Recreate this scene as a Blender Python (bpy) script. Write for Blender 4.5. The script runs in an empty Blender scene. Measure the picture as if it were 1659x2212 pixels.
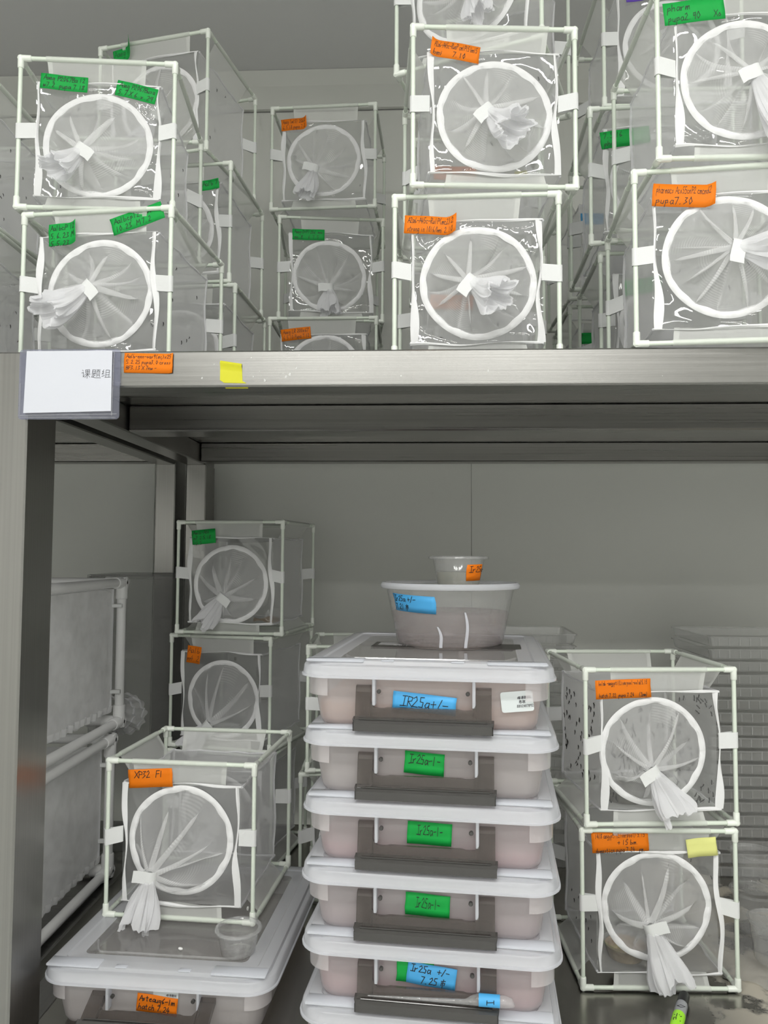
import bpy, math, random
from mathutils import Vector, Matrix
from math import sin, cos, pi, radians as R, sqrt, exp, atan2

# ------------------------------------------------------------------ camera, world, lamps, exposure
scene = bpy.context.scene
COL = scene.collection
FW, FH, FPX = 1659, 2212, 1660.0
EYE = Vector((0.0, 0.0, 1.55))
YAW, PITCH, ROLL = R(2.5), R(3.19), R(0.25)

cam_d = bpy.data.cameras.new('camera')
cam_d.sensor_fit = 'VERTICAL'
cam_d.sensor_height = 36.0
cam_d.lens = FPX / FH * 36.0
cam_d.clip_start = 0.05
cam_d.clip_end = 50
cam = bpy.data.objects.new('camera', cam_d)
COL.objects.link(cam)
cam.matrix_world = (Matrix.Translation(EYE) @ Matrix.Rotation(YAW, 4, 'Z') @ Matrix.Rotation(pi / 2 + PITCH, 4, 'X')
                    @ Matrix.Rotation(ROLL, 4, 'Z'))
scene.camera = cam

world = bpy.data.worlds.new('world')
scene.world = world
world.use_nodes = True
world.node_tree.nodes['Background'].inputs[0].default_value = (1, 1, 1, 1)
world.node_tree.nodes['Background'].inputs[1].default_value = 0.02

LAMP_STRENGTH = 33.0
LAMP_COLOR = (1.0, 0.998, 0.97)
scene.view_settings.view_transform = 'Standard'
scene.view_settings.look = 'None'
scene.view_settings.exposure = 0.0
scene.view_settings.gamma = 1.0
scene.view_settings.use_curve_mapping = False
cy = scene.cycles
cy.max_bounces = 8
cy.diffuse_bounces = 4
cy.glossy_bounces = 3
cy.transmission_bounces = 3
cy.transparent_max_bounces = 28
cy.caustics_reflective = False
cy.caustics_refractive = False
cy.sample_clamp_indirect = 4.0
cy.use_adaptive_sampling = True
cy.adaptive_threshold = 0.08
cy.adaptive_min_samples = 12

# ------------------------------------------------------------------ materials
MATS = {}


def nmat(name):
    m = bpy.data.materials.new(name)
    m.use_nodes = True
    nt = m.node_tree
    nt.nodes.clear()
    out = nt.nodes.new('ShaderNodeOutputMaterial')
    MATS[name] = m
    return m, nt, out


def principled(name, col, rough=0.5, metal=0.0, spec=0.5, bump=None, noise=None, **kw):
    m, nt, out = nmat(name)
    p = nt.nodes.new('ShaderNodeBsdfPrincipled')
    p.inputs['Base Color'].default_value = (*col, 1)
    p.inputs['Roughness'].default_value = rough
    p.inputs['Metallic'].default_value = metal
    p.inputs['Specular IOR Level'].default_value = spec
    for k, v in kw.items():
        p.inputs[k.replace('_', ' ')].default_value = v
    if noise:   # (scale xyz, amount)
        tc = nt.nodes.new('ShaderNodeTexCoord')
        mp = nt.nodes.new('ShaderNodeMapping')
        mp.inputs['Scale'].default_value = noise[0]
        nz = nt.nodes.new('ShaderNodeTexNoise')
        nz.inputs['Scale'].default_value = 1.0
        nz.inputs['Detail'].default_value = 3
        nt.links.new(tc.outputs['Object'], mp.inputs[0])
        nt.links.new(mp.outputs[0], nz.inputs['Vector'])
        mr = nt.nodes.new('ShaderNodeMapRange')
        mr.inputs['To Min'].default_value = 1 - noise[1]
        mr.inputs['To Max'].default_value = 1 + noise[1]
        nt.links.new(nz.outputs['Fac'], mr.inputs['Value'])
        mx = nt.nodes.new('ShaderNodeMix')
        mx.data_type = 'RGBA'
        mx.blend_type = 'MULTIPLY'
        mx.inputs[0].default_value = 1
        mx.inputs[6].default_value = (*col, 1)
        nt.links.new(mr.outputs[0], mx.inputs[7])
        nt.links.new(mx.outputs[2], p.inputs['Base Color'])
        if len(noise) > 2:
            mr2 = nt.nodes.new('ShaderNodeMapRange')
            mr2.inputs['To Min'].default_value = rough - noise[2]
            mr2.inputs['To Max'].default_value = rough + noise[2]
            nt.links.new(nz.outputs['Fac'], mr2.inputs['Value'])
            nt.links.new(mr2.outputs[0], p.inputs['Roughness'])
    if bump:    # (scale xyz, strength, distance)
        tc = nt.nodes.new('ShaderNodeTexCoord')
        mp = nt.nodes.new('ShaderNodeMapping')
        mp.inputs['Scale'].default_value = bump[0]
        nz = nt.nodes.new('ShaderNodeTexNoise')
        nz.inputs['Scale'].default_value = 1.0
        nz.inputs['Detail'].default_value = 2
        bp = nt.nodes.new('ShaderNodeBump')
        bp.inputs['Strength'].default_value = bump[1]
        bp.inputs['Distance'].default_value = bump[2]
        nt.links.new(tc.outputs['Object'], mp.inputs[0])
        nt.links.new(mp.outputs[0], nz.inputs['Vector'])
        nt.links.new(nz.outputs['Fac'], bp.inputs['Height'])
        nt.links.new(bp.outputs[0], p.inputs['Normal'])
    nt.links.new(p.outputs[0], out.inputs[0])
    return m


def thin_fresnel(nt, ior):
    """Fresnel reflectance of a thin sheet, the same from both faces"""
    ge = nt.nodes.new('ShaderNodeNewGeometry')
    mr = nt.nodes.new('ShaderNodeMapRange')
    mr.inputs['To Min'].default_value = ior
    mr.inputs['To Max'].default_value = 1 / ior
    nt.links.new(ge.outputs['Backfacing'], mr.inputs['Value'])
    fr = nt.nodes.new('ShaderNodeFresnel')
    nt.links.new(mr.outputs[0], fr.inputs[0])
    return fr


def sheer(name, col, alpha, rough=0.6, translucent=0.4, gloss=0.0, tint=(1, 1, 1), ribs=None, blotch=0.0):
    """thin see-through sheet: part of the light passes straight, the rest is scattered"""
    m, nt, out = nmat(name)
    tr = nt.nodes.new('ShaderNodeBsdfTransparent')
    tr.inputs[0].default_value = (*tint, 1)
    df = nt.nodes.new('ShaderNodeBsdfDiffuse')
    df.inputs[0].default_value = (*col, 1)
    tl = nt.nodes.new('ShaderNodeBsdfTranslucent')
    tl.inputs[0].default_value = (*col, 1)
    m1 = nt.nodes.new('ShaderNodeMixShader')
    m1.inputs[0].default_value = translucent
    nt.links.new(df.outputs[0], m1.inputs[1])
    nt.links.new(tl.outputs[0], m1.inputs[2])
    m2 = nt.nodes.new('ShaderNodeMixShader')
    m2.inputs[0].default_value = alpha
    nt.links.new(tr.outputs[0], m2.inputs[1])
    nt.links.new(m1.outputs[0], m2.inputs[2])
    if ribs:    # (lines, amplitude): knit lines across the gathered net, from UV
        uv = nt.nodes.new('ShaderNodeTexCoord')
        wv = nt.nodes.new('ShaderNodeTexWave')
        wv.bands_direction = 'Y'
        wv.inputs['Scale'].default_value = ribs[0]
        wv.inputs['Distortion'].default_value = 0.7
        wv.inputs['Detail Scale'].default_value = 0.6
        nz = nt.nodes.new('ShaderNodeTexNoise')
        nz.inputs['Scale'].default_value = 1.3
        nt.links.new(uv.outputs['UV'], wv.inputs['Vector'])
        nt.links.new(uv.outputs['UV'], nz.inputs['Vector'])
        gate = nt.nodes.new('ShaderNodeMapRange')
        gate.inputs['From Min'].default_value = 0.52
        gate.inputs['From Max'].default_value = 0.62
        gate.inputs['To Max'].default_value = ribs[1]
        nt.links.new(nz.outputs['Fac'], gate.inputs['Value'])
        mu = nt.nodes.new('ShaderNodeMath')
        mu.operation = 'MULTIPLY'
        nt.links.new(wv.outputs['Fac'], mu.inputs[0])
        nt.links.new(gate.outputs[0], mu.inputs[1])
        ad = nt.nodes.new('ShaderNodeMath')
        ad.inputs[1].default_value = alpha
        nt.links.new(mu.outputs[0], ad.inputs[0])
        nt.links.new(ad.outputs[0], m2.inputs[0])
    elif blotch:
        tc = nt.nodes.new('ShaderNodeTexCoord')
        nz = nt.nodes.new('ShaderNodeTexNoise')
        nz.inputs['Scale'].default_value = 14.0
        nz.inputs['Detail'].default_value = 3
        nt.links.new(tc.outputs['Object'], nz.inputs['Vector'])
        mr = nt.nodes.new('ShaderNodeMapRange')
        mr.inputs['From Min'].default_value = 0.3
        mr.inputs['From Max'].default_value = 0.7
        mr.inputs['To Min'].default_value = alpha - blotch
        mr.inputs['To Max'].default_value = alpha + blotch
        nt.links.new(nz.outputs['Fac'], mr.inputs['Value'])
        nt.links.new(mr.outputs[0], m2.inputs[0])
    last = m2
    if gloss:
        gl = nt.nodes.new('ShaderNodeBsdfGlossy')
        gl.inputs['Roughness'].default_value = rough
        fr = thin_fresnel(nt, 1.45)
        sc = nt.nodes.new('ShaderNodeMath')
        sc.operation = 'MULTIPLY'
        sc.inputs[1].default_value = gloss
        nt.links.new(fr.outputs[0], sc.inputs[0])
        m3 = nt.nodes.new('ShaderNodeMixShader')
        nt.links.new(sc.outputs[0], m3.inputs[0])
        nt.links.new(m2.outputs[0], m3.inputs[1])
        nt.links.new(gl.outputs[0], m3.inputs[2])
        last = m3
    nt.links.new(last.outputs[0], out.inputs[0])
    return m


def film_mat(name, haze, wr=(26, 26, 9), strength=0.5, dist=0.004):
    """clear wrinkled vinyl: straight see-through with sharp reflections broken by wrinkles"""
    m, nt, out = nmat(name)
    tr = nt.nodes.new('ShaderNodeBsdfTransparent')
    tr.inputs[0].default_value = (0.95, 0.955, 0.95, 1)
    df = nt.nodes.new('ShaderNodeBsdfDiffuse')
    df.inputs[0].default_value = (0.9, 0.9, 0.9, 1)
    mh = nt.nodes.new('ShaderNodeMixShader')
    mh.inputs[0].default_value = haze
    nt.links.new(tr.outputs[0], mh.inputs[1])
    nt.links.new(df.outputs[0], mh.inputs[2])
    gl = nt.nodes.new('ShaderNodeBsdfGlossy')
    gl.inputs['Roughness'].default_value = 0.03
    tc = nt.nodes.new('ShaderNodeTexCoord')
    oi = nt.nodes.new('ShaderNodeObjectInfo')
    va = nt.nodes.new('ShaderNodeVectorMath')
    va.operation = 'ADD'
    nt.links.new(tc.outputs['Object'], va.inputs[0])
    nt.links.new(oi.outputs['Location'], va.inputs[1])
    mp = nt.nodes.new('ShaderNodeMapping')
    mp.inputs['Scale'].default_value = wr
    nz = nt.nodes.new('ShaderNodeTexNoise')
    nz.inputs['Scale'].default_value = 1.0
    nz.inputs['Detail'].default_value = 1.5
    nz.inputs['Distortion'].default_value = 0.8
    bp = nt.nodes.new('ShaderNodeBump')
    bp.inputs['Strength'].default_value = strength
    bp.inputs['Distance'].default_value = dist
    nt.links.new(va.outputs[0], mp.inputs[0])
    nt.links.new(mp.outputs[0], nz.inputs['Vector'])
    nt.links.new(nz.outputs['Fac'], bp.inputs['Height'])
    nt.links.new(bp.outputs[0], gl.inputs['Normal'])
    fr = thin_fresnel(nt, 1.5)
    sc = nt.nodes.new('ShaderNodeMath')
    sc.operation = 'MULTIPLY'
    sc.inputs[1].default_value = 1.5
    nt.links.new(fr.outputs[0], sc.inputs[0])
    m3 = nt.nodes.new('ShaderNodeMixShader')
    nt.links.new(sc.outputs[0], m3.inputs[0])
    nt.links.new(mh.outputs[0], m3.inputs[1])
    nt.links.new(gl.outputs[0], m3.inputs[2])
    nt.links.new(m3.outputs[0], out.inputs[0])
    return m


principled('wall_paint', (0.74, 0.75, 0.70), 0.45, noise=((3, 3, 3), 0.03))
principled('wall_seam', (0.5, 0.5, 0.48), 0.6)
principled('ceiling_paint', (0.80, 0.80, 0.80), 0.5)
principled('room_wall', (0.86, 0.86, 0.84), 0.6)
principled('floor_vinyl', (0.66, 0.67, 0.65), 0.4)
principled('steel_x', (0.31, 0.305, 0.29), 0.30, 1.0, noise=((1.2, 260, 260), 0.14, 0.09), bump=((1.5, 400, 400), 0.12, 0.0006))
principled('steel_z', (0.31, 0.305, 0.29), 0.32, 1.0, noise=((260, 260, 1.2), 0.16, 0.09), bump=((400, 400, 1.5), 0.12, 0.0006))
principled('steel_y', (0.31, 0.305, 0.29), 0.32, 1.0, noise=((260, 1.2, 260), 0.14, 0.09), bump=((400, 1.5, 400), 0.12, 0.0006))
principled('steel_scuff', (0.58, 0.58, 0.57), 0.7)
principled('rod_plastic', (0.74, 0.81, 0.70), 0.28, Coat_Weight=0.15)
principled('joint_plastic', (0.86, 0.90, 0.82), 0.25, Coat_Weight=0.2)
principled('pvc', (0.82, 0.82, 0.81), 0.4)
principled('strap_web', (0.76, 0.77, 0.76), 0.85, bump=((500, 500, 900), 0.3, 0.0005))
principled('binding_tape', (0.80, 0.80, 0.80), 0.8, bump=((60, 60, 60), 0.3, 0.002))
principled('tape_green', (0.008, 0.36, 0.06), 0.6, spec=0.25)
principled('tape_orange', (0.80, 0.19, 0.004), 0.6, spec=0.25)
principled('tape_blue', (0.07, 0.40, 0.78), 0.55)
principled('tape_yellow', (0.60, 0.58, 0.012), 0.5)
principled('tape_pale_yellow', (0.78, 0.79, 0.28), 0.8)
principled('tape_purple', (0.10, 0.04, 0.40), 0.55)
principled('ink', (0.012, 0.012, 0.014), 0.6)
principled('ink_grey', (0.10, 0.10, 0.11), 0.6)
principled('print_white', (0.8, 0.8, 0.8), 0.6)
principled('paper', (0.63, 0.645, 0.70), 0.6, bump=((6, 6, 6), 0.2, 0.004))
principled('sticker', (0.66, 0.70, 0.70), 0.4)
principled('sticker_black', (0.035, 0.032, 0.028), 0.35)
principled('mosquito_black', (0.012, 0.011, 0.010), 0.6)
principled('damp_paper', (0.10, 0.095, 0.07), 0.6, noise=((60, 60, 60), 0.6))
principled('pen_black', (0.012, 0.012, 0.012), 0.35)
principled('pen_grey', (0.36, 0.37, 0.39), 0.4)
principled('pen_green', (0.38, 0.85, 0.03), 0.4)
principled('pellet_white', (0.9, 0.9, 0.88), 0.4)
principled('egg_strip', (0.45, 0.36, 0.27), 0.7, noise=((90, 90, 90), 0.5))
sheer('net', (0.94, 0.94, 0.945), 0.40, translucent=0.45)
sheer('net_sleeve', (0.95, 0.95, 0.95), 0.36, translucent=0.4, ribs=(8.0, 0.15))
sheer('net_flap', (0.93, 0.94, 0.91), 0.58, translucent=0.4)
sheer('net_cotton', (0.94, 0.94, 0.955), 0.66, translucent=0.35)
sheer('net_heavy', (0.92, 0.92, 0.92), 0.66, translucent=0.4, blotch=0.10)
sheer('net_grey', (0.36, 0.36, 0.35), 0.28, translucent=0.4)
film_mat('film', 0.05)
film_mat('film_tight', 0.03, (12, 12, 8), 0.35, 0.003)
film_mat('film_creased', 0.06, (36, 36, 6), 1.0, 0.0055)
sheer('box_frost', (0.97, 0.92, 0.925), 0.52, rough=0.25, translucent=0.5, gloss=0.8)
sheer('lid_frost', (0.92, 0.94, 0.99), 0.72, rough=0.22, translucent=0.42, gloss=0.9)
sheer('lid_clear', (0.88, 0.88, 0.88), 0.22, rough=0.08, translucent=0.4, gloss=1.2)
sheer('clear_cup', (0.92, 0.93, 0.93), 0.13, rough=0.06, translucent=0.4, gloss=1.6)
sheer('clear_tub', (0.90, 0.91, 0.90), 0.20, rough=0.10, translucent=0.4, gloss=1.2)
sheer('clear_tray', (0.86, 0.86, 0.85), 0.30, rough=0.12, translucent=0.4, gloss=1.4)
sheer('card_sleeve', (0.62, 0.64, 0.76), 0.16, rough=0.05, translucent=0.4, gloss=1.6, tint=(0.86, 0.87, 0.95))
sheer('water_pink', (0.72, 0.44, 0.47), 0.55, rough=0.05, translucent=0.5, gloss=0.4, tint=(0.93, 0.87, 0.87))
sheer('water_peach', (0.68, 0.47, 0.36), 0.58, rough=0.05, translucent=0.5, gloss=0.4, tint=(0.93, 0.83, 0.78))
sheer('water_clear', (0.60, 0.57, 0.53), 0.35, rough=0.05, translucent=0.5, gloss=0.4, tint=(0.94, 0.92, 0.90))
sheer('water_mauve', (0.56, 0.42, 0.44), 0.45, rough=0.05, translucent=0.5, gloss=0.4, tint=(0.93, 0.90, 0.91))
sheer('water_tub', (0.66, 0.58, 0.58), 0.30, rough=0.05, translucent=0.5, gloss=0.4, tint=(0.95, 0.92, 0.93))
sheer('water_cloudy', (0.60, 0.60, 0.50), 0.40, rough=0.05, translucent=0.5, gloss=0.4)
sheer('smoke_plastic', (0.15, 0.135, 0.125), 0.36, rough=0.10, translucent=0.3, gloss=1.3, tint=(0.74, 0.71, 0.69))
sheer('smoke_thick', (0.075, 0.072, 0.068), 0.93, rough=0.10, translucent=0.1, gloss=1.5)


def emit_mat(name, col, s):
    m, nt, out = nmat(name)
    e = nt.nodes.new('ShaderNodeEmission')
    e.inputs[0].default_value = (*col, 1)
    e.inputs[1].default_value = s
    nt.links.new(e.outputs[0], out.inputs[0])


emit_mat('lamp_glow', LAMP_COLOR, LAMP_STRENGTH)


def steel_deck():
    m, nt, out = nmat('steel_deck')
    p = nt.nodes.new('ShaderNodeBsdfPrincipled')
    p.inputs['Metallic'].default_value = 1.0
    tc = nt.nodes.new('ShaderNodeTexCoord')
    nz = nt.nodes.new('ShaderNodeTexNoise')
    nz.inputs['Scale'].default_value = 5.5
    nz.inputs['Detail'].default_value = 6
    nz.inputs['Roughness'].default_value = 0.65
    nt.links.new(tc.outputs['Object'], nz.inputs['Vector'])
    sp = nt.nodes.new('ShaderNodeSeparateXYZ')
    nt.links.new(tc.outputs['Object'], sp.inputs[0])
    gx = nt.nodes.new('ShaderNodeMapRange')
    gx.inputs['From Min'].default_value = 0.50
    gx.inputs['From Max'].default_value = 0.66
    nt.links.new(sp.outputs['X'], gx.inputs['Value'])
    st = nt.nodes.new('ShaderNodeMapRange')
    st.inputs['From Min'].default_value = 0.46
    st.inputs['From Max'].default_value = 0.50
    nt.links.new(nz.outputs['Fac'], st.inputs['Value'])
    mu = nt.nodes.new('ShaderNodeMath')
    mu.operation = 'MULTIPLY'
    nt.links.new(gx.outputs[0], mu.inputs[0])
    nt.links.new(st.outputs[0], mu.inputs[1])
    mx = nt.nodes.new('ShaderNodeMix')
    mx.data_type = 'RGBA'
    mx.inputs[6].default_value = (0.40, 0.385, 0.35, 1)
    mx.inputs[7].default_value = (0.52, 0.48, 0.40, 1)
    nt.links.new(mu.outputs[0], mx.inputs[0])
    nt.links.new(mx.outputs[2], p.inputs['Base Color'])
    iv = nt.nodes.new('ShaderNodeMath')
    iv.operation = 'SUBTRACT'
    iv.inputs[0].default_value = 1.0
    nt.links.new(mu.outputs[0], iv.inputs[1])
    nt.links.new(iv.outputs[0], p.inputs['Metallic'])
    ra = nt.nodes.new('ShaderNodeMapRange')
    ra.inputs['To Min'].default_value = 0.24
    ra.inputs['To Max'].default_value = 0.75
    nt.links.new(mu.outputs[0], ra.inputs['Value'])
    nt.links.new(ra.outputs[0], p.inputs['Roughness'])
    nt.links.new(p.outputs[0], out.inputs[0])


steel_deck()

# ------------------------------------------------------------------ mesh helpers


class MB:
    def __init__(self):
        self.v, self.f, self.uv = [], [], None

    def add(self, vs, fs, M=None):
        o = len(self.v)
        self.v += [tuple(M @ Vector(p)) if M else tuple(p) for p in vs]
        self.f += [tuple(i + o for i in f) for f in fs]
        return self

    def box(self, a, b):
        x0, y0, z0 = a
        x1, y1, z1 = b
        return self.add([(x0, y0, z0), (x1, y0, z0), (x1, y1, z0), (x0, y1, z0), (x0, y0, z1), (x1, y0, z1), (x1, y1, z1), (x0, y1, z1)],
                        [(0, 3, 2, 1), (4, 5, 6, 7), (0, 1, 5, 4), (1, 2, 6, 5), (2, 3, 7, 6), (3, 0, 4, 7)])

    def cbox(self, a, b, c=0.002, M=None):
        """box with chamfered edges"""
        x0, y0, z0 = a
        x1, y1, z1 = b
        L = []
        for ins, z in ((c, z0), (0, z0 + c), (0, z1 - c), (c, z1)):
            X0, X1, Y0, Y1 = x0 + ins, x1 - ins, y0 + ins, y1 - ins
            L.append([(X0 + c, Y0, z), (X1 - c, Y0, z), (X1, Y0 + c, z), (X1, Y1 - c, z), (X1 - c, Y1, z), (X0 + c, Y1, z), (X0, Y1 - c, z), (X0, Y0 + c, z)])
        return self.loft(L, cap=(True, True), M=M)

    def loft(self, loops, cap=(False, False), closed=True, M=None):
        n = len(loops[0])
        vs = [p for l in loops for p in l]
        fs = []
        for k in range(len(loops) - 1):
            for i in range(n if closed else n - 1):
                j = (i + 1) % n
                fs.append((k * n + i, k * n + j, (k + 1) * n + j, (k + 1) * n + i))
        if cap[0]:
            fs.append(tuple(range(n - 1, -1, -1)))
        if cap[1]:
            o = (len(loops) - 1) * n
            fs.append(tuple(o + i for i in range(n)))
        return self.add(vs, fs, M)

    def tube(self, pts, r, seg=10, cap=True):
        """round tube through points; r number or list"""
        pts = [Vector(p) for p in pts]
        rs = r if isinstance(r, (list, tuple)) else [r] * len(pts)
        loops = []
        prev = None
        for i, p in enumerate(pts):
            t = (pts[min(i + 1, len(pts) - 1)] - pts[max(i - 1, 0)]).normalized()
            if prev is None:
                a = t.orthogonal().normalized()
            else:
                a = (prev - t * prev.dot(t)).normalized()
            prev = a
            b = t.cross(a)
            loops.append([p + (a * cos(2 * pi * k / seg) + b * sin(2 * pi * k / seg)) * rs[i] for k in range(seg)])
        return self.loft(loops, (cap, cap))

    def lathe(self, prof, seg=32, cap=(False, False), M=None):
        loops = [[(r * cos(2 * pi * k / seg), r * sin(2 * pi * k / seg), z) for k in range(seg)] for r, z in prof]
        return self.loft(loops, cap, M=M)

    def grid(self, fn, nu, nv, closed_u=False):
        vs = [fn(i / (nu if closed_u else nu - 1), j / (nv - 1)) for j in range(nv) for i in range(nu)]
        fs = []
        for j in range(nv - 1):
            for i in range(nu if closed_u else nu - 1):
                k = (i + 1) % nu
                fs.append((j * nu + i, j * nu + k, (j + 1) * nu + k, (j + 1) * nu + i))
        return self.add(vs, fs)

    def mesh(self, name, mat, smooth=True, uvs=None):
        me = bpy.data.meshes.new(name)
        me.from_pydata(self.v, [], self.f)
        if isinstance(mat, str):
            mat = MATS[mat]
        me.materials.append(mat)
        if uvs:
            l = me.uv_layers.new(name='UVMap')
            for lp in me.loops:
                l.data[lp.index].uv = uvs[lp.vertex_index]
        if smooth:
            me.shade_smooth()
            try:
                me.set_sharp_from_angle(angle=R(38))
            except Exception:
                pass
        return me

    def obj(self, name, mat, parent=None, smooth=True, uvs=None):
        return link(name, self.mesh(name, mat, smooth, uvs), parent)


def link(name, data, parent=None, loc=None, rot=None):
    o = bpy.data.objects.new(name, data)
    COL.objects.link(o)
    if parent:
        o.parent = parent
    if loc:
        o.location = loc
    if rot:
        o.rotation_euler = rot
    return o


def tag(o, label, cat=None, group=None):
    o['label'] = label
    if cat:
        o['category'] = cat
    if group:
        o['group'] = group
    return o


def thing(name, label, cat, loc=(0, 0, 0), rotz=0.0, group=None):
    o = link(name, None, None, loc, (0, 0, rotz))
    o.empty_display_size = 0.05
    return tag(o, label, cat, group)


def structure(o):
    o['kind'] = 'structure'
    return o


def rrect(w, d, r, n=6, cx=0.0, cyy=0.0):
    """rounded rectangle outline, counter-clockwise"""
    P = []
    for sx, sy, a0 in ((1, -1, -pi / 2), (1, 1, 0), (-1, 1, pi / 2), (-1, -1, pi)):
        for k in range(n + 1):
            a = a0 + pi / 2 * k / n
            P.append((cx + sx * (w / 2 - r) + r * cos(a), cyy + sy * (d / 2 - r) + r * sin(a)))
    return P


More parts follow.
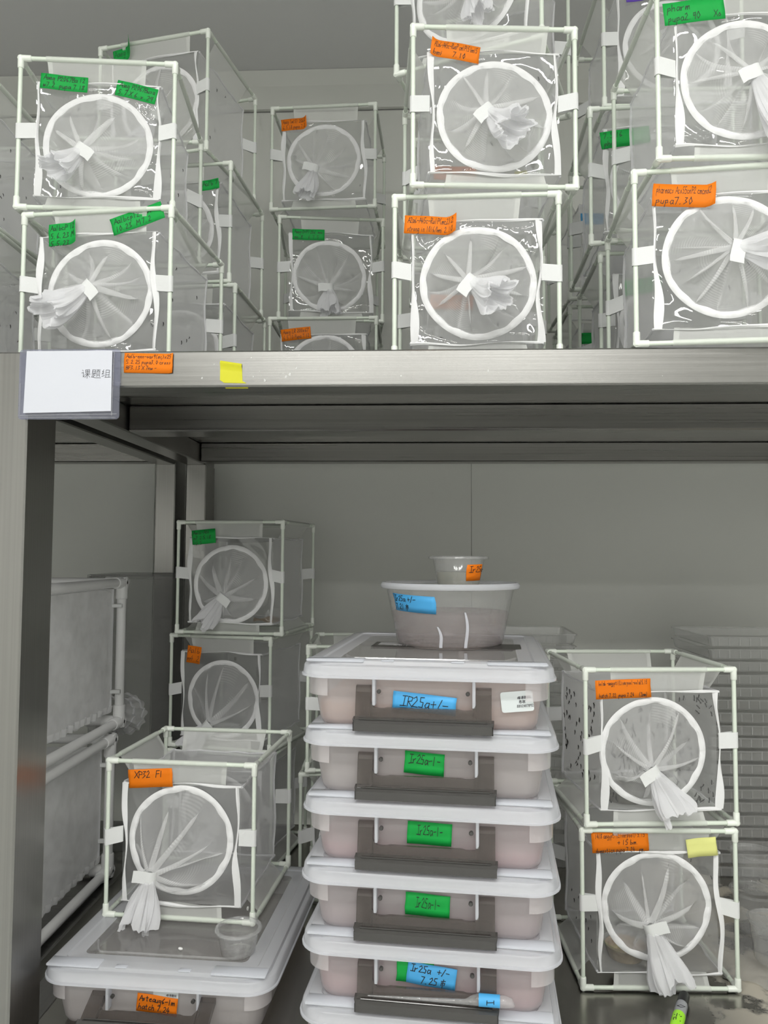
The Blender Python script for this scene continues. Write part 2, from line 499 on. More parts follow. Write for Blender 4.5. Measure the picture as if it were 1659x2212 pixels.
# ---- pen strokes: a single-line hand for the labels
G = {
    'A': [[(0, 0), (.35, 1), (.7, 0)], [(.15, .4), (.58, .4)]], 'B': [[(.05, 0), (.05, 1), (.5, .9), (.45, .58), (.05, .52), (.6, .4), (.5, .05), (.05, 0)]],
    'D': [[(.05, 0), (.05, 1), (.6, .75), (.6, .25), (.05, 0)]], 'F': [[(.1, 0), (.1, .95), (.6, 1)], [(.1, .52), (.5, .55)]],
    'I': [[(.1, 1), (.6, 1)], [(.35, 1), (.35, 0)], [(.05, 0), (.65, .04)]], 'L': [[(.1, 1), (.08, .03), (.55, 0)]],
    'P': [[(.1, 0), (.1, 1), (.55, .9), (.55, .55), (.1, .5)]], 'R': [[(.1, 0), (.1, 1), (.55, .92), (.5, .58), (.12, .5), (.6, 0)]],
    'X': [[(0, 1), (.6, 0)], [(.6, 1), (0, 0)]], 'M': [[(0, 0), (.1, 1), (.35, .4), (.6, 1), (.7, 0)]],
    'a': [[(.5, .5), (.2, .55), (.05, .25), (.2, 0), (.45, .2), (.5, .5), (.5, .1), (.6, 0)]], 'b': [[(.05, 1), (.05, .05), (.4, .05), (.48, .35), (.05, .4)]],
    'c': [[(.45, .45), (.2, .55), (.05, .25), (.2, 0), (.5, .08)]], 'd': [[(.45, .4), (.15, .5), (.05, .2), (.25, 0), (.45, .2), (.48, 1), (.48, 0)]],
    'e': [[(.05, .28), (.45, .32), (.35, .55), (.1, .45), (.08, .1), (.3, 0), (.5, .1)]], 'g': [[(.45, .5), (.1, .5), (.1, .1), (.45, .15), (.45, .5), (.42, -.4), (.1, -.35)]],
    'h': [[(.05, 1), (.05, 0)], [(.05, .35), (.3, .55), (.42, .4), (.45, 0)]], 'i': [[(.2, .5), (.2, 0)], [(.2, .72), (.22, .76)]],
    'l': [[(.2, 1), (.18, .05), (.3, 0)]], 'm': [[(.02, .5), (.05, 0), (.08, .4), (.25, .5), (.28, 0), (.3, .4), (.5, .5), (.55, 0)]],
    'n': [[(.05, .5), (.06, 0), (.1, .4), (.35, .52), (.42, 0)]], 'o': [[(.25, .52), (.05, .28), (.22, 0), (.45, .24), (.25, .52)]],
    'p': [[(.08, .5), (.06, -.45)], [(.06, .4), (.35, .55), (.45, .25), (.1, .1)]], 'q': [[(.4, .5), (.1, .5), (.08, .12), (.4, .15), (.42, -.45)]],
    'r': [[(.05, .5), (.08, 0), (.1, .35), (.4, .52)]], 's': [[(.4, .5), (.1, .42), (.38, .18), (.05, .02)]], 't': [[(.2, .9), (.2, .05), (.35, 0)], [(.02, .58), (.42, .6)]],
    'u': [[(.05, .5), (.08, .05), (.35, .05), (.42, .5), (.45, 0)]], 'v': [[(.05, .5), (.22, 0), (.45, .55)]], 'w': [[(.02, .5), (.12, 0), (.28, .4), (.42, 0), (.55, .5)]],
    'x': [[(.05, .5), (.4, 0)], [(.42, .52), (.03, 0)]], 'y': [[(.05, .5), (.22, .1)], [(.45, .5), (.1, -.42)]],
    '0': [[(.28, 1), (.05, .5), (.25, 0), (.5, .45), (.28, 1)]], '1': [[(.2, .95), (.22, 0)]], '2': [[(.05, .8), (.3, 1), (.45, .7), (.05, .05), (.55, .05)]],
    '3': [[(.08, .95), (.45, .95), (.2, .55), (.48, .3), (.05, 0)]], '4': [[(.3, 1), (.05, .35), (.55, .38)], [(.4, .7), (.38, 0)]],
    '5': [[(.5, 1), (.12, .97), (.1, .58), (.45, .5), (.4, .05), (.05, .05)]], '6': [[(.4, 1), (.08, .4), (.2, 0), (.48, .2), (.1, .42)]],
    '7': [[(.03, .95), (.5, .97), (.2, 0)]], '8': [[(.4, .95), (.08, .8), (.45, .25), (.2, 0), (.05, .25), (.45, .8), (.38, .97)]], '9': [[(.45, .9), (.1, .9), (.1, .5), (.45, .6), (.45, .95), (.38, 0)]],
    '-': [[(.05, .42), (.5, .45)]], '+': [[(.05, .45), (.55, .45)], [(.3, .75), (.3, .15)]], '/': [[(.1, -.05), (.5, 1)]], '.': [[(.15, .02), (.2, .05)]],
    '(': [[(.35, 1.05), (.15, .5), (.35, -.1)]], ')': [[(.1, 1.05), (.3, .5), (.1, -.1)]], ' ': [],
    '市': [[(.3, 1), (.35, .85)], [(.0, .78), (.65, .8)], [(.1, .55), (.1, .15)], [(.1, .55), (.58, .55), (.56, .2)], [(.33, .78), (.32, -.15)]],
    '课': [[(.08, .95), (.18, .85)], [(.02, .62), (.2, .64), (.2, .15), (.34, .3)], [(.45, .95), (.9, .96), (.88, .58), (.47, .58), (.45, .95)], [(.46, .76), (.88, .77)],
          [(.67, .95), (.66, .0)], [(.38, .42), (1.0, .46)], [(.66, .42), (.38, .1)], [(.68, .42), (.98, .12)]],
    '题': [[(.1, .95), (.44, .95), (.42, .6), (.1, .6), (.1, .95)], [(.1, .78), (.42, .78)], [(.03, .5), (.5, .52)], [(.27, .5), (.27, .16)], [(.28, .34), (.46, .35)],
          [(.12, .4), (.05, .12), (.2, .16), (.4, .04), (1.05, .02)], [(.55, .93), (1.0, .95)], [(.76, .94), (.7, .8)], [(.6, .8), (.6, .36)], [(.6, .8), (.94, .8), (.93, .36)], [(.77, .7), (.74, .42), (.58, .2)], [(.8, .36), (.98, .2)]],
    '组': [[(.25, .98), (.08, .74), (.26, .72), (.05, .45), (.3, .5)], [(.02, .2), (.34, .32)], [(.5, .9), (.5, .12)], [(.5, .9), (.88, .9), (.87, .12)], [(.5, .64), (.86, .65)], [(.5, .38), (.86, .39)], [(.36, .1), (1.02, .12)]],
    '思': [[(.15, .95), (.8, .95), (.8, .5), (.15, .5), (.15, .95)], [(.15, .72), (.8, .72)], [(.47, .95), (.47, .5)], [(.08, .3), (.02, .05)], [(.25, .38), (.3, .02), (.75, .02), (.78, .2)], [(.5, .35), (.56, .2)], [(.85, .38), (1, .18)]],
    '敏': [[(.2, 1), (.05, .75)], [(.12, .85), (.5, .85)], [(.14, .65), (.1, .1), (.46, .1)], [(.14, .65), (.46, .65), (.42, 0)], [(.02, .38), (.54, .38)], [(.68, 1), (.55, .6)], [(.62, .78), (1, .78)], [(.9, .78), (.55, .0)], [(.64, .6), (1, .0)]],
    '峰': [[(.2, .85), (.2, .2)], [(.05, .6), (.05, .2), (.36, .2), (.36, .62)], [(.62, 1), (.45, .7)], [(.58, .86), (.9, .86), (.5, .5)], [(.6, .72), (1, .5)], [(.55, .42), (.92, .42)], [(.58, .28), (.9, .28)], [(.48, .12), (1, .12)], [(.74, .5), (.74, -.05)]],
}


def strokes(text, h, lw, jit=0.04, seed=1, slant=0.12, adv=1.0):
    """quads for written text, baseline at 0, in (x, z); returns verts2d, faces, width"""
    rnd = random.Random(seed)
    vs, fs = [], []
    x = 0.0
    for ch in text:
        g = G.get(ch, G['o'])
        wide = 0.62 if g else 0.42
        if ch > '\u2e00':
            wide = 1.15 if ch != '市' else 0.8
        j = lambda: rnd.uniform(-jit, jit)
        for st in g:
            pts = [((x + (px + j()) * h + slant * pz * h), (pz + j()) * h) for px, pz in st]
            for a, b in zip(pts, pts[1:]):
                dx, dz = b[0] - a[0], b[1] - a[1]
                l = max(sqrt(dx * dx + dz * dz), 1e-6)
                ex, ez = dx / l * lw * .4, dz / l * lw * .4
                nx, nz = -dz / l * lw / 2, dx / l * lw / 2
                k = len(vs)
                vs += [(a[0] - ex + nx, a[1] - ez + nz), (a[0] - ex - nx, a[1] - ez - nz), (b[0] + ex - nx, b[1] + ez - nz), (b[0] + ex + nx, b[1] + ez + nz)]
                fs.append((k, k + 1, k + 2, k + 3))
        x += wide * h * adv
    return vs, fs, x


def tape(parent, M, w, h, mat, lines, seed=0, th=None, curl=None, ragged=0.0, name='tape_label', lw=0.0010, margin=0.06, ink='ink', label=None, wave=0.0007, top=0.30):
    """strip of tape in the local x-z plane of matrix M (facing -y) with handwriting as a sub-part.
    curl: (side 'l'/'r', fraction, lift) bends one end up and forward"""
    rnd = random.Random(seed * 7 + 3)
    ph = rnd.uniform(0, 6)

    def bend(x, z):
        y = wave * sin(x / w * 7 + ph) - 0.0004
        u = x / w
        if curl:
            s, fr, lift = curl
            q = (u - (1 - fr)) / fr if s == 'r' else (fr - u) / fr
            if q > 0:
                y -= lift * .7 * q * q
                z = z + lift * 0.45 * q * q
        return (x, y, z)
    nx = 16

    def fn(u, v):
        e = 0.0
        if ragged and (u == 0 or u == 1):
            e = rnd.uniform(-ragged, ragged)
        return bend(u * w + e, (v - 0.5) * h)
    b = MB()
    b.grid(fn, nx, 4)
    b.v = [tuple(M @ Vector(p)) for p in b.v]
    t = b.obj(name, mat, parent)
    sol = t.modifiers.new('thick', 'SOLIDIFY')
    sol.thickness = 0.0002
    sol.offset = 1
    if label:
        t['label'] = label
    if lines:
        th = th or h / (len(lines) + 1.2)
        wb = MB()
        for i, ln in enumerate(lines):
            vs, fs, wd = strokes(ln, th, lw, seed=seed + i)
            sx = min(1.0, w * (1 - 2 * margin) / max(wd, 1e-6))
            z0 = h / 2 - th * (1 + top) - i * th * 1.5
            P = []
            for px, pz in vs:
                q = bend(margin * w + px * sx, z0 + pz)
                P.append((q[0], q[1] - 0.0006, q[2]))
            wb.add(P, fs, M)
        wb.obj('handwriting', ink, t, smooth=False)
    return t


def front(px, pz, py=0.0, ang=0.0):
    """matrix for a label whose left middle sits at (px, py, pz) in the parent's frame"""
    return Matrix.Translation((px, py, pz)) @ Matrix.Rotation(-ang, 4, 'Y')


# ------------------------------------------------------------------ room
X0, X1, Y0, Y1, ZC = -2.6, 2.6, -5.0, 2.62, 3.25
structure(MB().box((X0 - .1, Y0 - .1, -0.1), (X1 + .1, Y1 + .1, 0)).obj('floor', 'floor_vinyl', smooth=False))
structure(MB().box((X0 - .1, Y0 - .1, ZC), (X1 + .1, Y1 + .1, ZC + .1)).obj('ceiling', 'ceiling_paint', smooth=False))
structure(MB().box((X0 - .1, Y0 - .1, 0), (X0, Y1, ZC)).obj('wall_left', 'room_wall', smooth=False))
structure(MB().box((X1, Y0 - .1, 0), (X1 + .1, Y1, ZC)).obj('wall_right', 'room_wall', smooth=False))
structure(MB().box((X0, Y0 - .1, 0), (X1, Y0, ZC)).obj('wall_front', 'room_wall', smooth=False))
wb = structure(MB().box((X0, Y1 + .004, 0), (X1, Y1 + .1, ZC)).obj('wall_back', 'wall_seam', smooth=False))
seams = [X0, -2.0, -0.91, 0.183, 1.27, X1]
for a, b in zip(seams, seams[1:]):
    MB().cbox((a + .0005, Y1, 0), (b - .0005, Y1 + .006, 3.112), .0008).obj('wall_panel', 'wall_paint', wb, smooth=False)
# cove moulding along the top of the back wall
structure(MB().loft([[(x, Y1 - .001, 3.116), (x, Y1 - .012, 3.118), (x, Y1 - .014, 3.20), (x, Y1 - .03, 3.249), (x, Y1 + .003, 3.249)] for x in (X0, X1)], closed=True)
          .obj('trim_1', 'wall_paint', smooth=False))

# rows of ceiling lamps over the aisle (behind and above the camera); the farther rows are added fill light
rows = ['nearest row', 'added fill in the middle row', 'added fill in the farthest row']
for i in range(6):
    lx, ly = (-0.75, 0.75)[i % 2], -0.15 - 1.6 * (i // 2)
    lm = thing('ceiling_lamp', 'flat panel ceiling lamp over the aisle, %s from the rack, %s one' % (rows[i // 2], ('left', 'right')[i % 2]), 'lamp', (lx, ly, 3.18), 0, 'ceiling lamps')
    MB().cbox((-.62, -.15, .045), (.62, .15, .069), .004).obj('lamp_housing', 'pvc', lm, smooth=False)
    MB().add([(-.60, -.10, .040), (-.60, .10, .040), (.60, .10, .040), (.60, -.10, .040)], [(0, 1, 2, 3)]).obj('lamp_diffuser', 'lamp_glow', lm, smooth=False)
    for e in (-1, 1):
        MB().cbox((e * .61 - .012, -.13, .030), (e * .61 + .012, .13, .046), .003).obj('end_cap', 'pvc', lm, smooth=False)

# ------------------------------------------------------------------ racks
PXR = -0.685        # inner face of our left posts
RY0, RY1 = 1.31, 2.56
SH = 1.905          # upper shelf top
LO = 0.704          # lower shelf top


def hollow(a, b, mat, name, parent):
    return MB().cbox(a, b, 0.003).obj(name, mat, parent, smooth=False)


rack = thing('steel_shelf_rack', 'brushed stainless steel two-tier rack filling the whole picture', 'rack', (0, 0, 0))
XR = 1.75
for (xa, xb) in ((PXR - .065, PXR), (XR - .065, XR)):
    for (ya, yb) in ((RY0 - .001, RY0 + .109), (RY1 - .11, RY1)):
        hollow((xa, ya, 0), (xb, yb, SH - .064 if ya > 2 else SH), 'steel_z', 'post', rack)
hollow((PXR, RY0, SH - .064), (XR - .065, RY0 + .075, SH), 'steel_x', 'front_beam', rack)
hollow((PXR + .002, 1.775, SH - .066), (XR - .067, 1.865, SH - .004), 'steel_x', 'middle_beam', rack)
hollow((PXR, 2.385, SH - .064), (XR - .065, 2.45, SH - .004), 'steel_x', 'back_beam', rack)
for xa in (PXR - .065, XR - .065):
    hollow((xa, RY0 + .109, SH - .066), (xa + .063, RY1, SH - .004), 'steel_y', 'side_beam', rack)
MB().cbox((PXR - .065, RY0 + .0745, SH - .004), (XR, RY1, SH), .001).obj('shelf_deck', 'steel_x', rack, smooth=False)
MB().cbox((PXR, RY0 - .002, LO - .003), (XR - .065, RY1 - .11, LO), .001).obj('shelf_deck', 'steel_deck', rack, smooth=False)
hollow((PXR, RY0, LO - .064), (XR - .065, RY0 + .06, LO - .003), 'steel_x', 'front_beam', rack)
hollow((PXR, RY1 - .17, LO - .064), (XR - .065, RY1 - .11, LO - .003), 'steel_x', 'back_beam', rack)
hollow((PXR - .064, RY0 + .11, LO - .064), (PXR - .001, RY1 - .11, LO - .003), 'steel_y', 'side_beam', rack)
# scuffs left on the front beam by old tape
rnd = random.Random(5)
sc = MB()
for k in range(28):
    x = rnd.choice((rnd.uniform(-.33, 0.02), rnd.uniform(-.66, .9)))
    z = rnd.uniform(SH - .058, SH - .004)
    s = rnd.uniform(.0005, .0022)
    sc.add([(x - s, RY0 - .0004, z), (x + s * .4, RY0 - .0004, z - s * rnd.uniform(.5, 2)), (x + s, RY0 - .0004, z + s), (x, RY0 - .0004, z + s * rnd.uniform(.6, 2))], [(0, 1, 2, 3)])
sc.obj('tape_residue', 'steel_scuff', rack, smooth=False)['kind'] = 'stuff'

# the rack standing to the left, a hand's breadth away
NXR = -0.785
rack2 = thing('steel_shelf_rack', 'neighbouring stainless rack seen through the gap behind the left front post', 'rack', (0, 0, 0))
for ya, yb in ((RY0, RY0 + .11), (RY1 - .11, RY1)):
    hollow((NXR - .065, ya, 0), (NXR, yb, SH), 'steel_z', 'post', rack2)
hollow((NXR - .063, RY0 + .11, SH - .066), (NXR, RY1 - .11, SH - .004), 'steel_y', 'side_beam', rack2)
hollow((-2.5, RY0, SH - .064), (NXR - .065, RY0 + .075, SH), 'steel_x', 'front_beam', rack2)
hollow((-2.5, RY1 - .17, SH - .064), (NXR - .065, RY1 - .11, SH - .004), 'steel_x', 'back_beam', rack2)
MB().cbox((-2.5, RY0 + .0745, SH - .004), (NXR, RY1, SH), .001).obj('shelf_deck', 'steel_x', rack2, smooth=False)
MB().cbox((-2.5, RY0, LO - .003), (NXR - .0005, RY1 - .11, LO), .001).obj('shelf_deck', 'steel_x', rack2, smooth=False)
hollow((NXR - .063, RY0 + .11, LO - .064), (NXR, RY1 - .11, LO - .003), 'steel_y', 'side_beam', rack2)

# ------------------------------------------------------------------ insect cages
S, D = 0.300, 0.291        # rod centre lines: width = height, depth
RR, JR = 0.0043, 0.0062
LEV = [JR + .0005, JR + .0005 + 0.3135, JR + .0005 + 0.627]
rod_x = MB().tube([(-S / 2, 0, 0), (S / 2, 0, 0)], RR, 10).mesh('rod_across', 'rod_plastic')
rod_y = MB().tube([(0, 0, 0), (0, D, 0)], RR, 10).mesh('rod_deep', 'rod_plastic')
rod_z = MB().tube([(0, 0, 0), (0, 0, S)], RR, 10).mesh('rod_upright', 'rod_plastic')
joints = {}
for sx in (-1, 1):
    for sy in (0, 1):
        for sz in (0, 1):
            b = MB()
            for d in ((-sx, 0, 0), (0, 1 - 2 * sy, 0), (0, 0, 1 - 2 * sz)):
                d = Vector(d)
                b.tube([-d * .003, d * .019, d * .0205], [JR, JR, JR * .86], 10)
            joints[sx, sy, sz] = b.mesh('corner_joint', 'joint_plastic')
BX0, BX1, BY0, BY1, BZ0, BZ1 = -.121, .122, .008, .268, .026, .256


def noise2(a, b, s):
    return sin(a * 2.1 + s) * .5 + sin(b * 1.7 + s * 1.3 + a) * .35 + sin(a * 4.3 - b * 3.1 + s * 2.2) * .25


bags = []
for v in range(4):
    b = MB()
    q = lambda t, n: .0045 * noise2(t * 6, n * 5, v * 2.7 + n)
    ed = lambda u: 4 * u * (1 - u)
    n = 11
    b.grid(lambda u, w: (BX0 + .006 * ed(u) * ed(w) * noise2(u * 5, w * 5, v) + .006 * ed(w), BY0 + u * (BY1 - BY0), BZ0 + w * (BZ1 - BZ0)), n, n)
    b.grid(lambda u, w: (BX1 + .006 * ed(u) * ed(w) * noise2(u * 5, w * 5, v + 3) - .006 * ed(w), BY0 + u * (BY1 - BY0), BZ0 + w * (BZ1 - BZ0)), n, n)
    b.grid(lambda u, w: (BX0 + u * (BX1 - BX0), BY1 + .006 * ed(u) * ed(w) * noise2(u * 5, w * 5, v + 6), BZ0 + w * (BZ1 - BZ0)), n, n)
    b.grid(lambda u, w: (BX0 + u * (BX1 - BX0), BY0 + w * (BY1 - BY0), BZ1 - .010 * ed(u) * ed(w) + .004 * ed(u) * ed(w) * noise2(u * 5, w * 5, v + 8)), n, n)
    b.grid(lambda u, w: (BX0 + u * (BX1 - BX0), BY0 + w * (BY1 - BY0), BZ0 - .008 * ed(u) * ed(w)), n, n)
    bags.append(b.mesh('net_bag', 'net'))
# seams along the back edges of the bag
seam = MB()
for p0, p1 in (((BX0, BY1, BZ0), (BX0, BY1, BZ1)), ((BX1, BY1, BZ0), (BX1, BY1, BZ1)), ((BX0, BY1, BZ1), (BX1, BY1, BZ1)), ((BX0, BY0, BZ1), (BX0, BY1, BZ1)),
               ((BX1, BY0, BZ1), (BX1, BY1, BZ1)), ((BX0, BY1, BZ0), (BX1, BY1, BZ0)), ((BX0, BY0, BZ0), (BX0, BY1, BZ0)), ((BX1, BY0, BZ0), (BX1, BY1, BZ0))):
    pts = []
    for k in range(9):
        t = k / 8
        p = Vector(p0).lerp(Vector(p1), t)
        pts.append((p.x + .002 * sin(t * 9 + p.y * 40), p.y + .0015 * sin(t * 7), p.z + .002 * sin(t * 11 + p.x * 30)))
    seam.tube(pts, .0026, 5)
seam_me = seam.mesh('seam_piping', 'net_cotton')

# channel flaps that hang the bag from the rods: front/back/left/right at top and bottom
flaps = []


def flap_mesh(axis, side, top, v):
    b = MB()
    zr = S if top else 0.0
    zb = (BZ1 if top else BZ0)
    rnd = random.Random(v)
    a0, a1 = -.098 + rnd.uniform(-.012, .01), .088 + rnd.uniform(-.01, .014)
    if axis == 'x':
        yr = 0.0 if side == 0 else D
        yb = BY0 if side == 0 else BY1
        P = lambda t, s: (a0 + (a1 - a0) * t + .004 * (1 - 2 * t) * s, yr + (yb - yr) * s, zr + (zb - zr) * s + .002 * sin(t * 9 + v) * s)
        cas = [(a0 - .001, yr, zr), ((a0 + a1) / 2, yr, zr), (a1 + .001, yr, zr)]
    else:
        xr = -S / 2 if side == 0 else S / 2
        xb = BX0 if side == 0 else BX1
        P = lambda t, s: (xr + (xb - xr) * s, D / 2 + (a0 + (a1 - a0) * t) + .004 * (1 - 2 * t) * s, zr + (zb - zr) * s + .002 * sin(t * 9 + v) * s)
        cas = [(xr, D / 2 + a0, zr), (xr, D / 2 + (a0 + a1) / 2, zr), (xr, D / 2 + a1, zr)]
    b.grid(lambda u, w: P(u, w), 9, 4)
    b.tube(cas, RR + .0011, 10, cap=False)
    for e in (0, 1):    # stitched hems at the flap's ends
        h = [Vector(P(e, s / 3)) for s in range(4)]
        off = Vector((.009, 0, 0) if axis == 'x' else (0, .009, 0)) * (1 - 2 * e)
        lift = Vector((0, -.0008, .0004) if axis == 'x' else (.0008, 0, .0004))
        b.add([p + lift for p in h] + [p + off + lift for p in h], [(i, i + 1, i + 5, i + 4) for i in range(3)])
    return b.mesh('channel_flap', 'net_flap')


flap_sets = [[flap_mesh(ax, sd, tp, v * 10 + sd + 2 * tp) for ax in 'xy' for sd in (0, 1) for tp in (1, 0)] for v in range(3)]

# webbing straps that hold the bag to the uprights


def strap_mesh(side, back, v):
    b = MB()
    xr = -S / 2 * (1 if side == 0 else -1)
    s = 1 if side == 0 else -1
    y0 = D if back else 0.0
    zc = .162 - .012 * v if not back else .155
    if back:
        end = Vector((xr + s * .026, BY1, 0))
    else:
        end = Vector((xr + s * .031, BY0 - .004, 0))
    h = .0155
    r = RR + .0016
    pts = []
    for k in range(9):
        a = pi / 2 + pi * k / 8
        pts.append(Vector((xr - s * -cos(a) * -r, y0 + sin(a) * r * (1 if not back else 1), 0)))
    pts = [Vector((xr + s * cos(pi / 2 + pi * k / 8) * r, y0 + sin(pi / 2 + pi * k / 8) * r, 0)) for k in range(9)]
    loop = [end + Vector((0, .0012, 0))] + pts + [end - Vector((0, .0012, 0))]
    inner = [p + (Vector((xr, y0, 0)) - p).normalized() * .0008 if 0 < i < 10 else p for i, p in enumerate(loop)]
    tilt = .006 * (1 if v else -.5)

    def zz(p, base):
        return base + tilt * (abs(p.x - xr) / .03)
    b.loft([[Vector((p.x, p.y, zz(p, zc - h))) for p in loop], [Vector((p.x, p.y, zz(p, zc + h))) for p in loop]], closed=False)
    b.loft([[Vector((p.x, p.y, zz(p, zc + h))) for p in inner], [Vector((p.x, p.y, zz(p, zc - h))) for p in inner]], closed=False)
    b.loft([[Vector((p.x, p.y, zz(p, zc + h))) for p in loop], [Vector((p.x, p.y, zz(p, zc + h))) for p in inner]], closed=False)
    b.loft([[Vector((p.x, p.y, zz(p, zc - h))) for p in inner], [Vector((p.x, p.y, zz(p, zc - h))) for p in loop]], closed=False)
    return b.mesh('strap', 'strap_web', smooth=False)


straps = [[strap_mesh(0, 0, v), strap_mesh(1, 0, 1 - v), strap_mesh(0, 1, v), strap_mesh(1, 1, v)] for v in range(2)]

# white bindings around the clear window


def binding_mesh(edge, v):
    rnd = random.Random(v * 31 + {'l': 0, 'r': 1, 't': 2, 'b': 3}[edge])
    b = MB()
    p1, p2, p3 = rnd.uniform(0, 6), rnd.uniform(0, 6), rnd.uniform(3, 5)
    n = 22

    def mid(t):
        wob = .0045 * sin(t * p3 + p1) * sin(pi * t) + .003 * sin(t * 9 + p2) * sin(pi * t)
        wd = .0048 + .0026 * sin(t * 5 + p2) + .001 * sin(t * 13 + p1)
        if edge == 'l':
            pinch = .007 * exp(-((t - .58) / .2) ** 2)
            return (BX0 + wob + .004 * (1 - t) - pinch * .6 + .004, BZ0 + t * (BZ1 - BZ0)), max(wd - pinch * .35, .0022)
        if edge == 'r':
            pinch = .007 * exp(-((t - .55) / .2) ** 2)
            return (BX1 + wob - .004 * t + pinch * .6 - .004, BZ0 + t * (BZ1 - BZ0)), max(wd - pinch * .35, .0022)
        if edge == 't':
            return (BX0 + t * (BX1 - BX0), BZ1 + wob * .6), wd * .32
        return (BX0 + t * (BX1 - BX0), BZ0 + wob * .6), wd * .42

    L1, L2, L3, L4 = [], [], [], []
    for k in range(n):
        t = k / (n - 1)
        (x, z), w = mid(t)
        tw = .0018 * sin(t * 8 + p1)
        y = BY0 - .003 - .003 * sin(pi * t) * (1 + sin(t * 6 + p2)) * .5
        if edge in 'lr':
            L1.append((x - w, y + tw, z)); L2.append((x, y - .0016, z)); L3.append((x + w, y - tw, z)); L4.append((x, y + .0012, z))
        else:
            L1.append((x, y + tw, z - w)); L2.append((x, y - .0016, z)); L3.append((x, y - tw, z + w)); L4.append((x, y + .0012, z))
    b.loft([[L1[k], L2[k], L3[k], L4[k]] for k in range(n)], (True, True))
    return b.mesh('window_binding', 'binding_tape')


bind_sets = [[binding_mesh(e, v) for e in 'lrtb'] for v in range(4)]
RING_R, RING_W = .1005, .0062


def ring_mesh(v):
    rnd = random.Random(90 + v)
    ph = [rnd.uniform(0, 6) for _ in range(5)]
    b = MB()
    n = 96
    loops = []
    for k in range(n):
        a = 2 * pi * k / n
        r = RING_R + .0010 * sin(2 * a + ph[0]) + .0006 * sin(5 * a + ph[1])
        w = RING_W + .0007 * sin(17 * a + ph[2]) + .0009 * sin(11 * a + ph[3])
        y = -.0028 - .0012 * sin(23 * a + ph[4])
        loops.append([((r - w) * cos(a), -.0004, (r - w) * sin(a)), ((r - w * .3) * cos(a), y, (r - w * .3) * sin(a)), ((r + w * .5) * cos(a), y + .0004, (r + w * .5) * sin(a)), ((r + RING_W) * cos(a), -.0004, (r + RING_W) * sin(a)), (r * cos(a), .0016, r * sin(a))])
    loops.append(loops[0])
    b.loft(loops)
    return b.mesh('sleeve_ring', 'binding_tape')


rings = [ring_mesh(v) for v in range(3)]


def film_mesh(cx, cz, mat, v, tight):
    """clear window with the round sleeve hole in it"""
    b = MB()
    rnd = random.Random(v)
    p = [rnd.uniform(0, 6) for _ in range(6)]
    n, m = 104, 9

    def edge(a):
        c, s = cos(a), sin(a)
        t = 9
        if c > 1e-6: t = min(t, (BX1 - cx) / c)
        if c < -1e-6: t = min(t, (BX0 - cx) / c)
        if s > 1e-6: t = min(t, (BZ1 - cz) / s)
        if s < -1e-6: t = min(t, (BZ0 - cz) / s)
        return t
    loops = []
    for j in range(m):
        l = []
        for k in range(n):
            a = 2 * pi * k / n
            e = edge(a)
            r = RING_R + (max(e, RING_R + .002) - RING_R) * j / (m - 1)
            x, z = cx + r * cos(a), cz + r * sin(a)
            am = (.0022 if not tight else .0012) * sin(pi * j / (m - 1)) + .0006
            y = BY0 - .001 + am * (sin(x * 55 + p[0] + 2 * sin(z * 20 + p[1])) + .6 * sin(z * 75 + p[2] + x * 25))
            l.append((x, y, z))
        loops.append(l)
    b.loft(loops)
    return b.mesh('window_film', mat)


def sleeve_mesh(cx, cz, kx, kz, ky, seed, nf):
    """net sleeve gathered from the ring to the tied knot, with overlapping folds"""
    rnd = random.Random(seed)
    n, m = 220, 20
    folds = []
    base = rnd.uniform(0, 6.28)
    for i in range(nf):
        folds.append((base + 2 * pi * (i + rnd.uniform(-.3, .3)) / nf, rnd.uniform(.42, .85) * pi / nf, rnd.uniform(-.15, .14), rnd.choice((-1, 1))))
    b = MB()
    uvs = []
    for j in range(m):
        t = j / (m - 1)
        for k in range(n):
            th = 2 * pi * k / n
            x0, z0 = cx + RING_R * cos(th), cz + RING_R * sin(th)
            da, dy = 0.0, 0.0
            for (f, w, ts, sg) in folds:
                d = (th - f + pi) % (2 * pi) - pi
                u = d / w
                if abs(u) < 3.2:
                    g = max(0.0, min(1.0, (t - ts) / .25))
                    e = exp(-u * u)
                    da += -(1.55 + 1.1 * (1 / (1 - .9 * t) - 1)) * w * g * u * e
                    dy += .014 * g * e * sin(pi * min(1, t * 1.02)) * sg
            th2 = th + da
            x1, z1 = cx + RING_R * cos(th2), cz + RING_R * sin(th2)
            rk = .0065
            X = x1 + (kx + rk * cos(th2) - x1) * t
            Z = z1 + (kz + rk * sin(th2) - z1) * t
            sag = -.006 * sin(pi * t) * (1 - t * .4)
            y = BY0 - .002 + (ky - BY0) * (t ** 1.5) - dy - .004 * sin(pi * t) * sin(3 * th + seed)
            b.v.append((X, y, Z + sag))
            uvs.append((th / (2 * pi) * 6, t))
    for j in range(m - 1):
        for k in range(n):
            k2 = (k + 1) % n
            b.f.append((j * n + k, j * n + k2, (j + 1) * n + k2, (j + 1) * n + k))
    me = b.mesh('sleeve', 'net_sleeve', True, uvs)
    return me


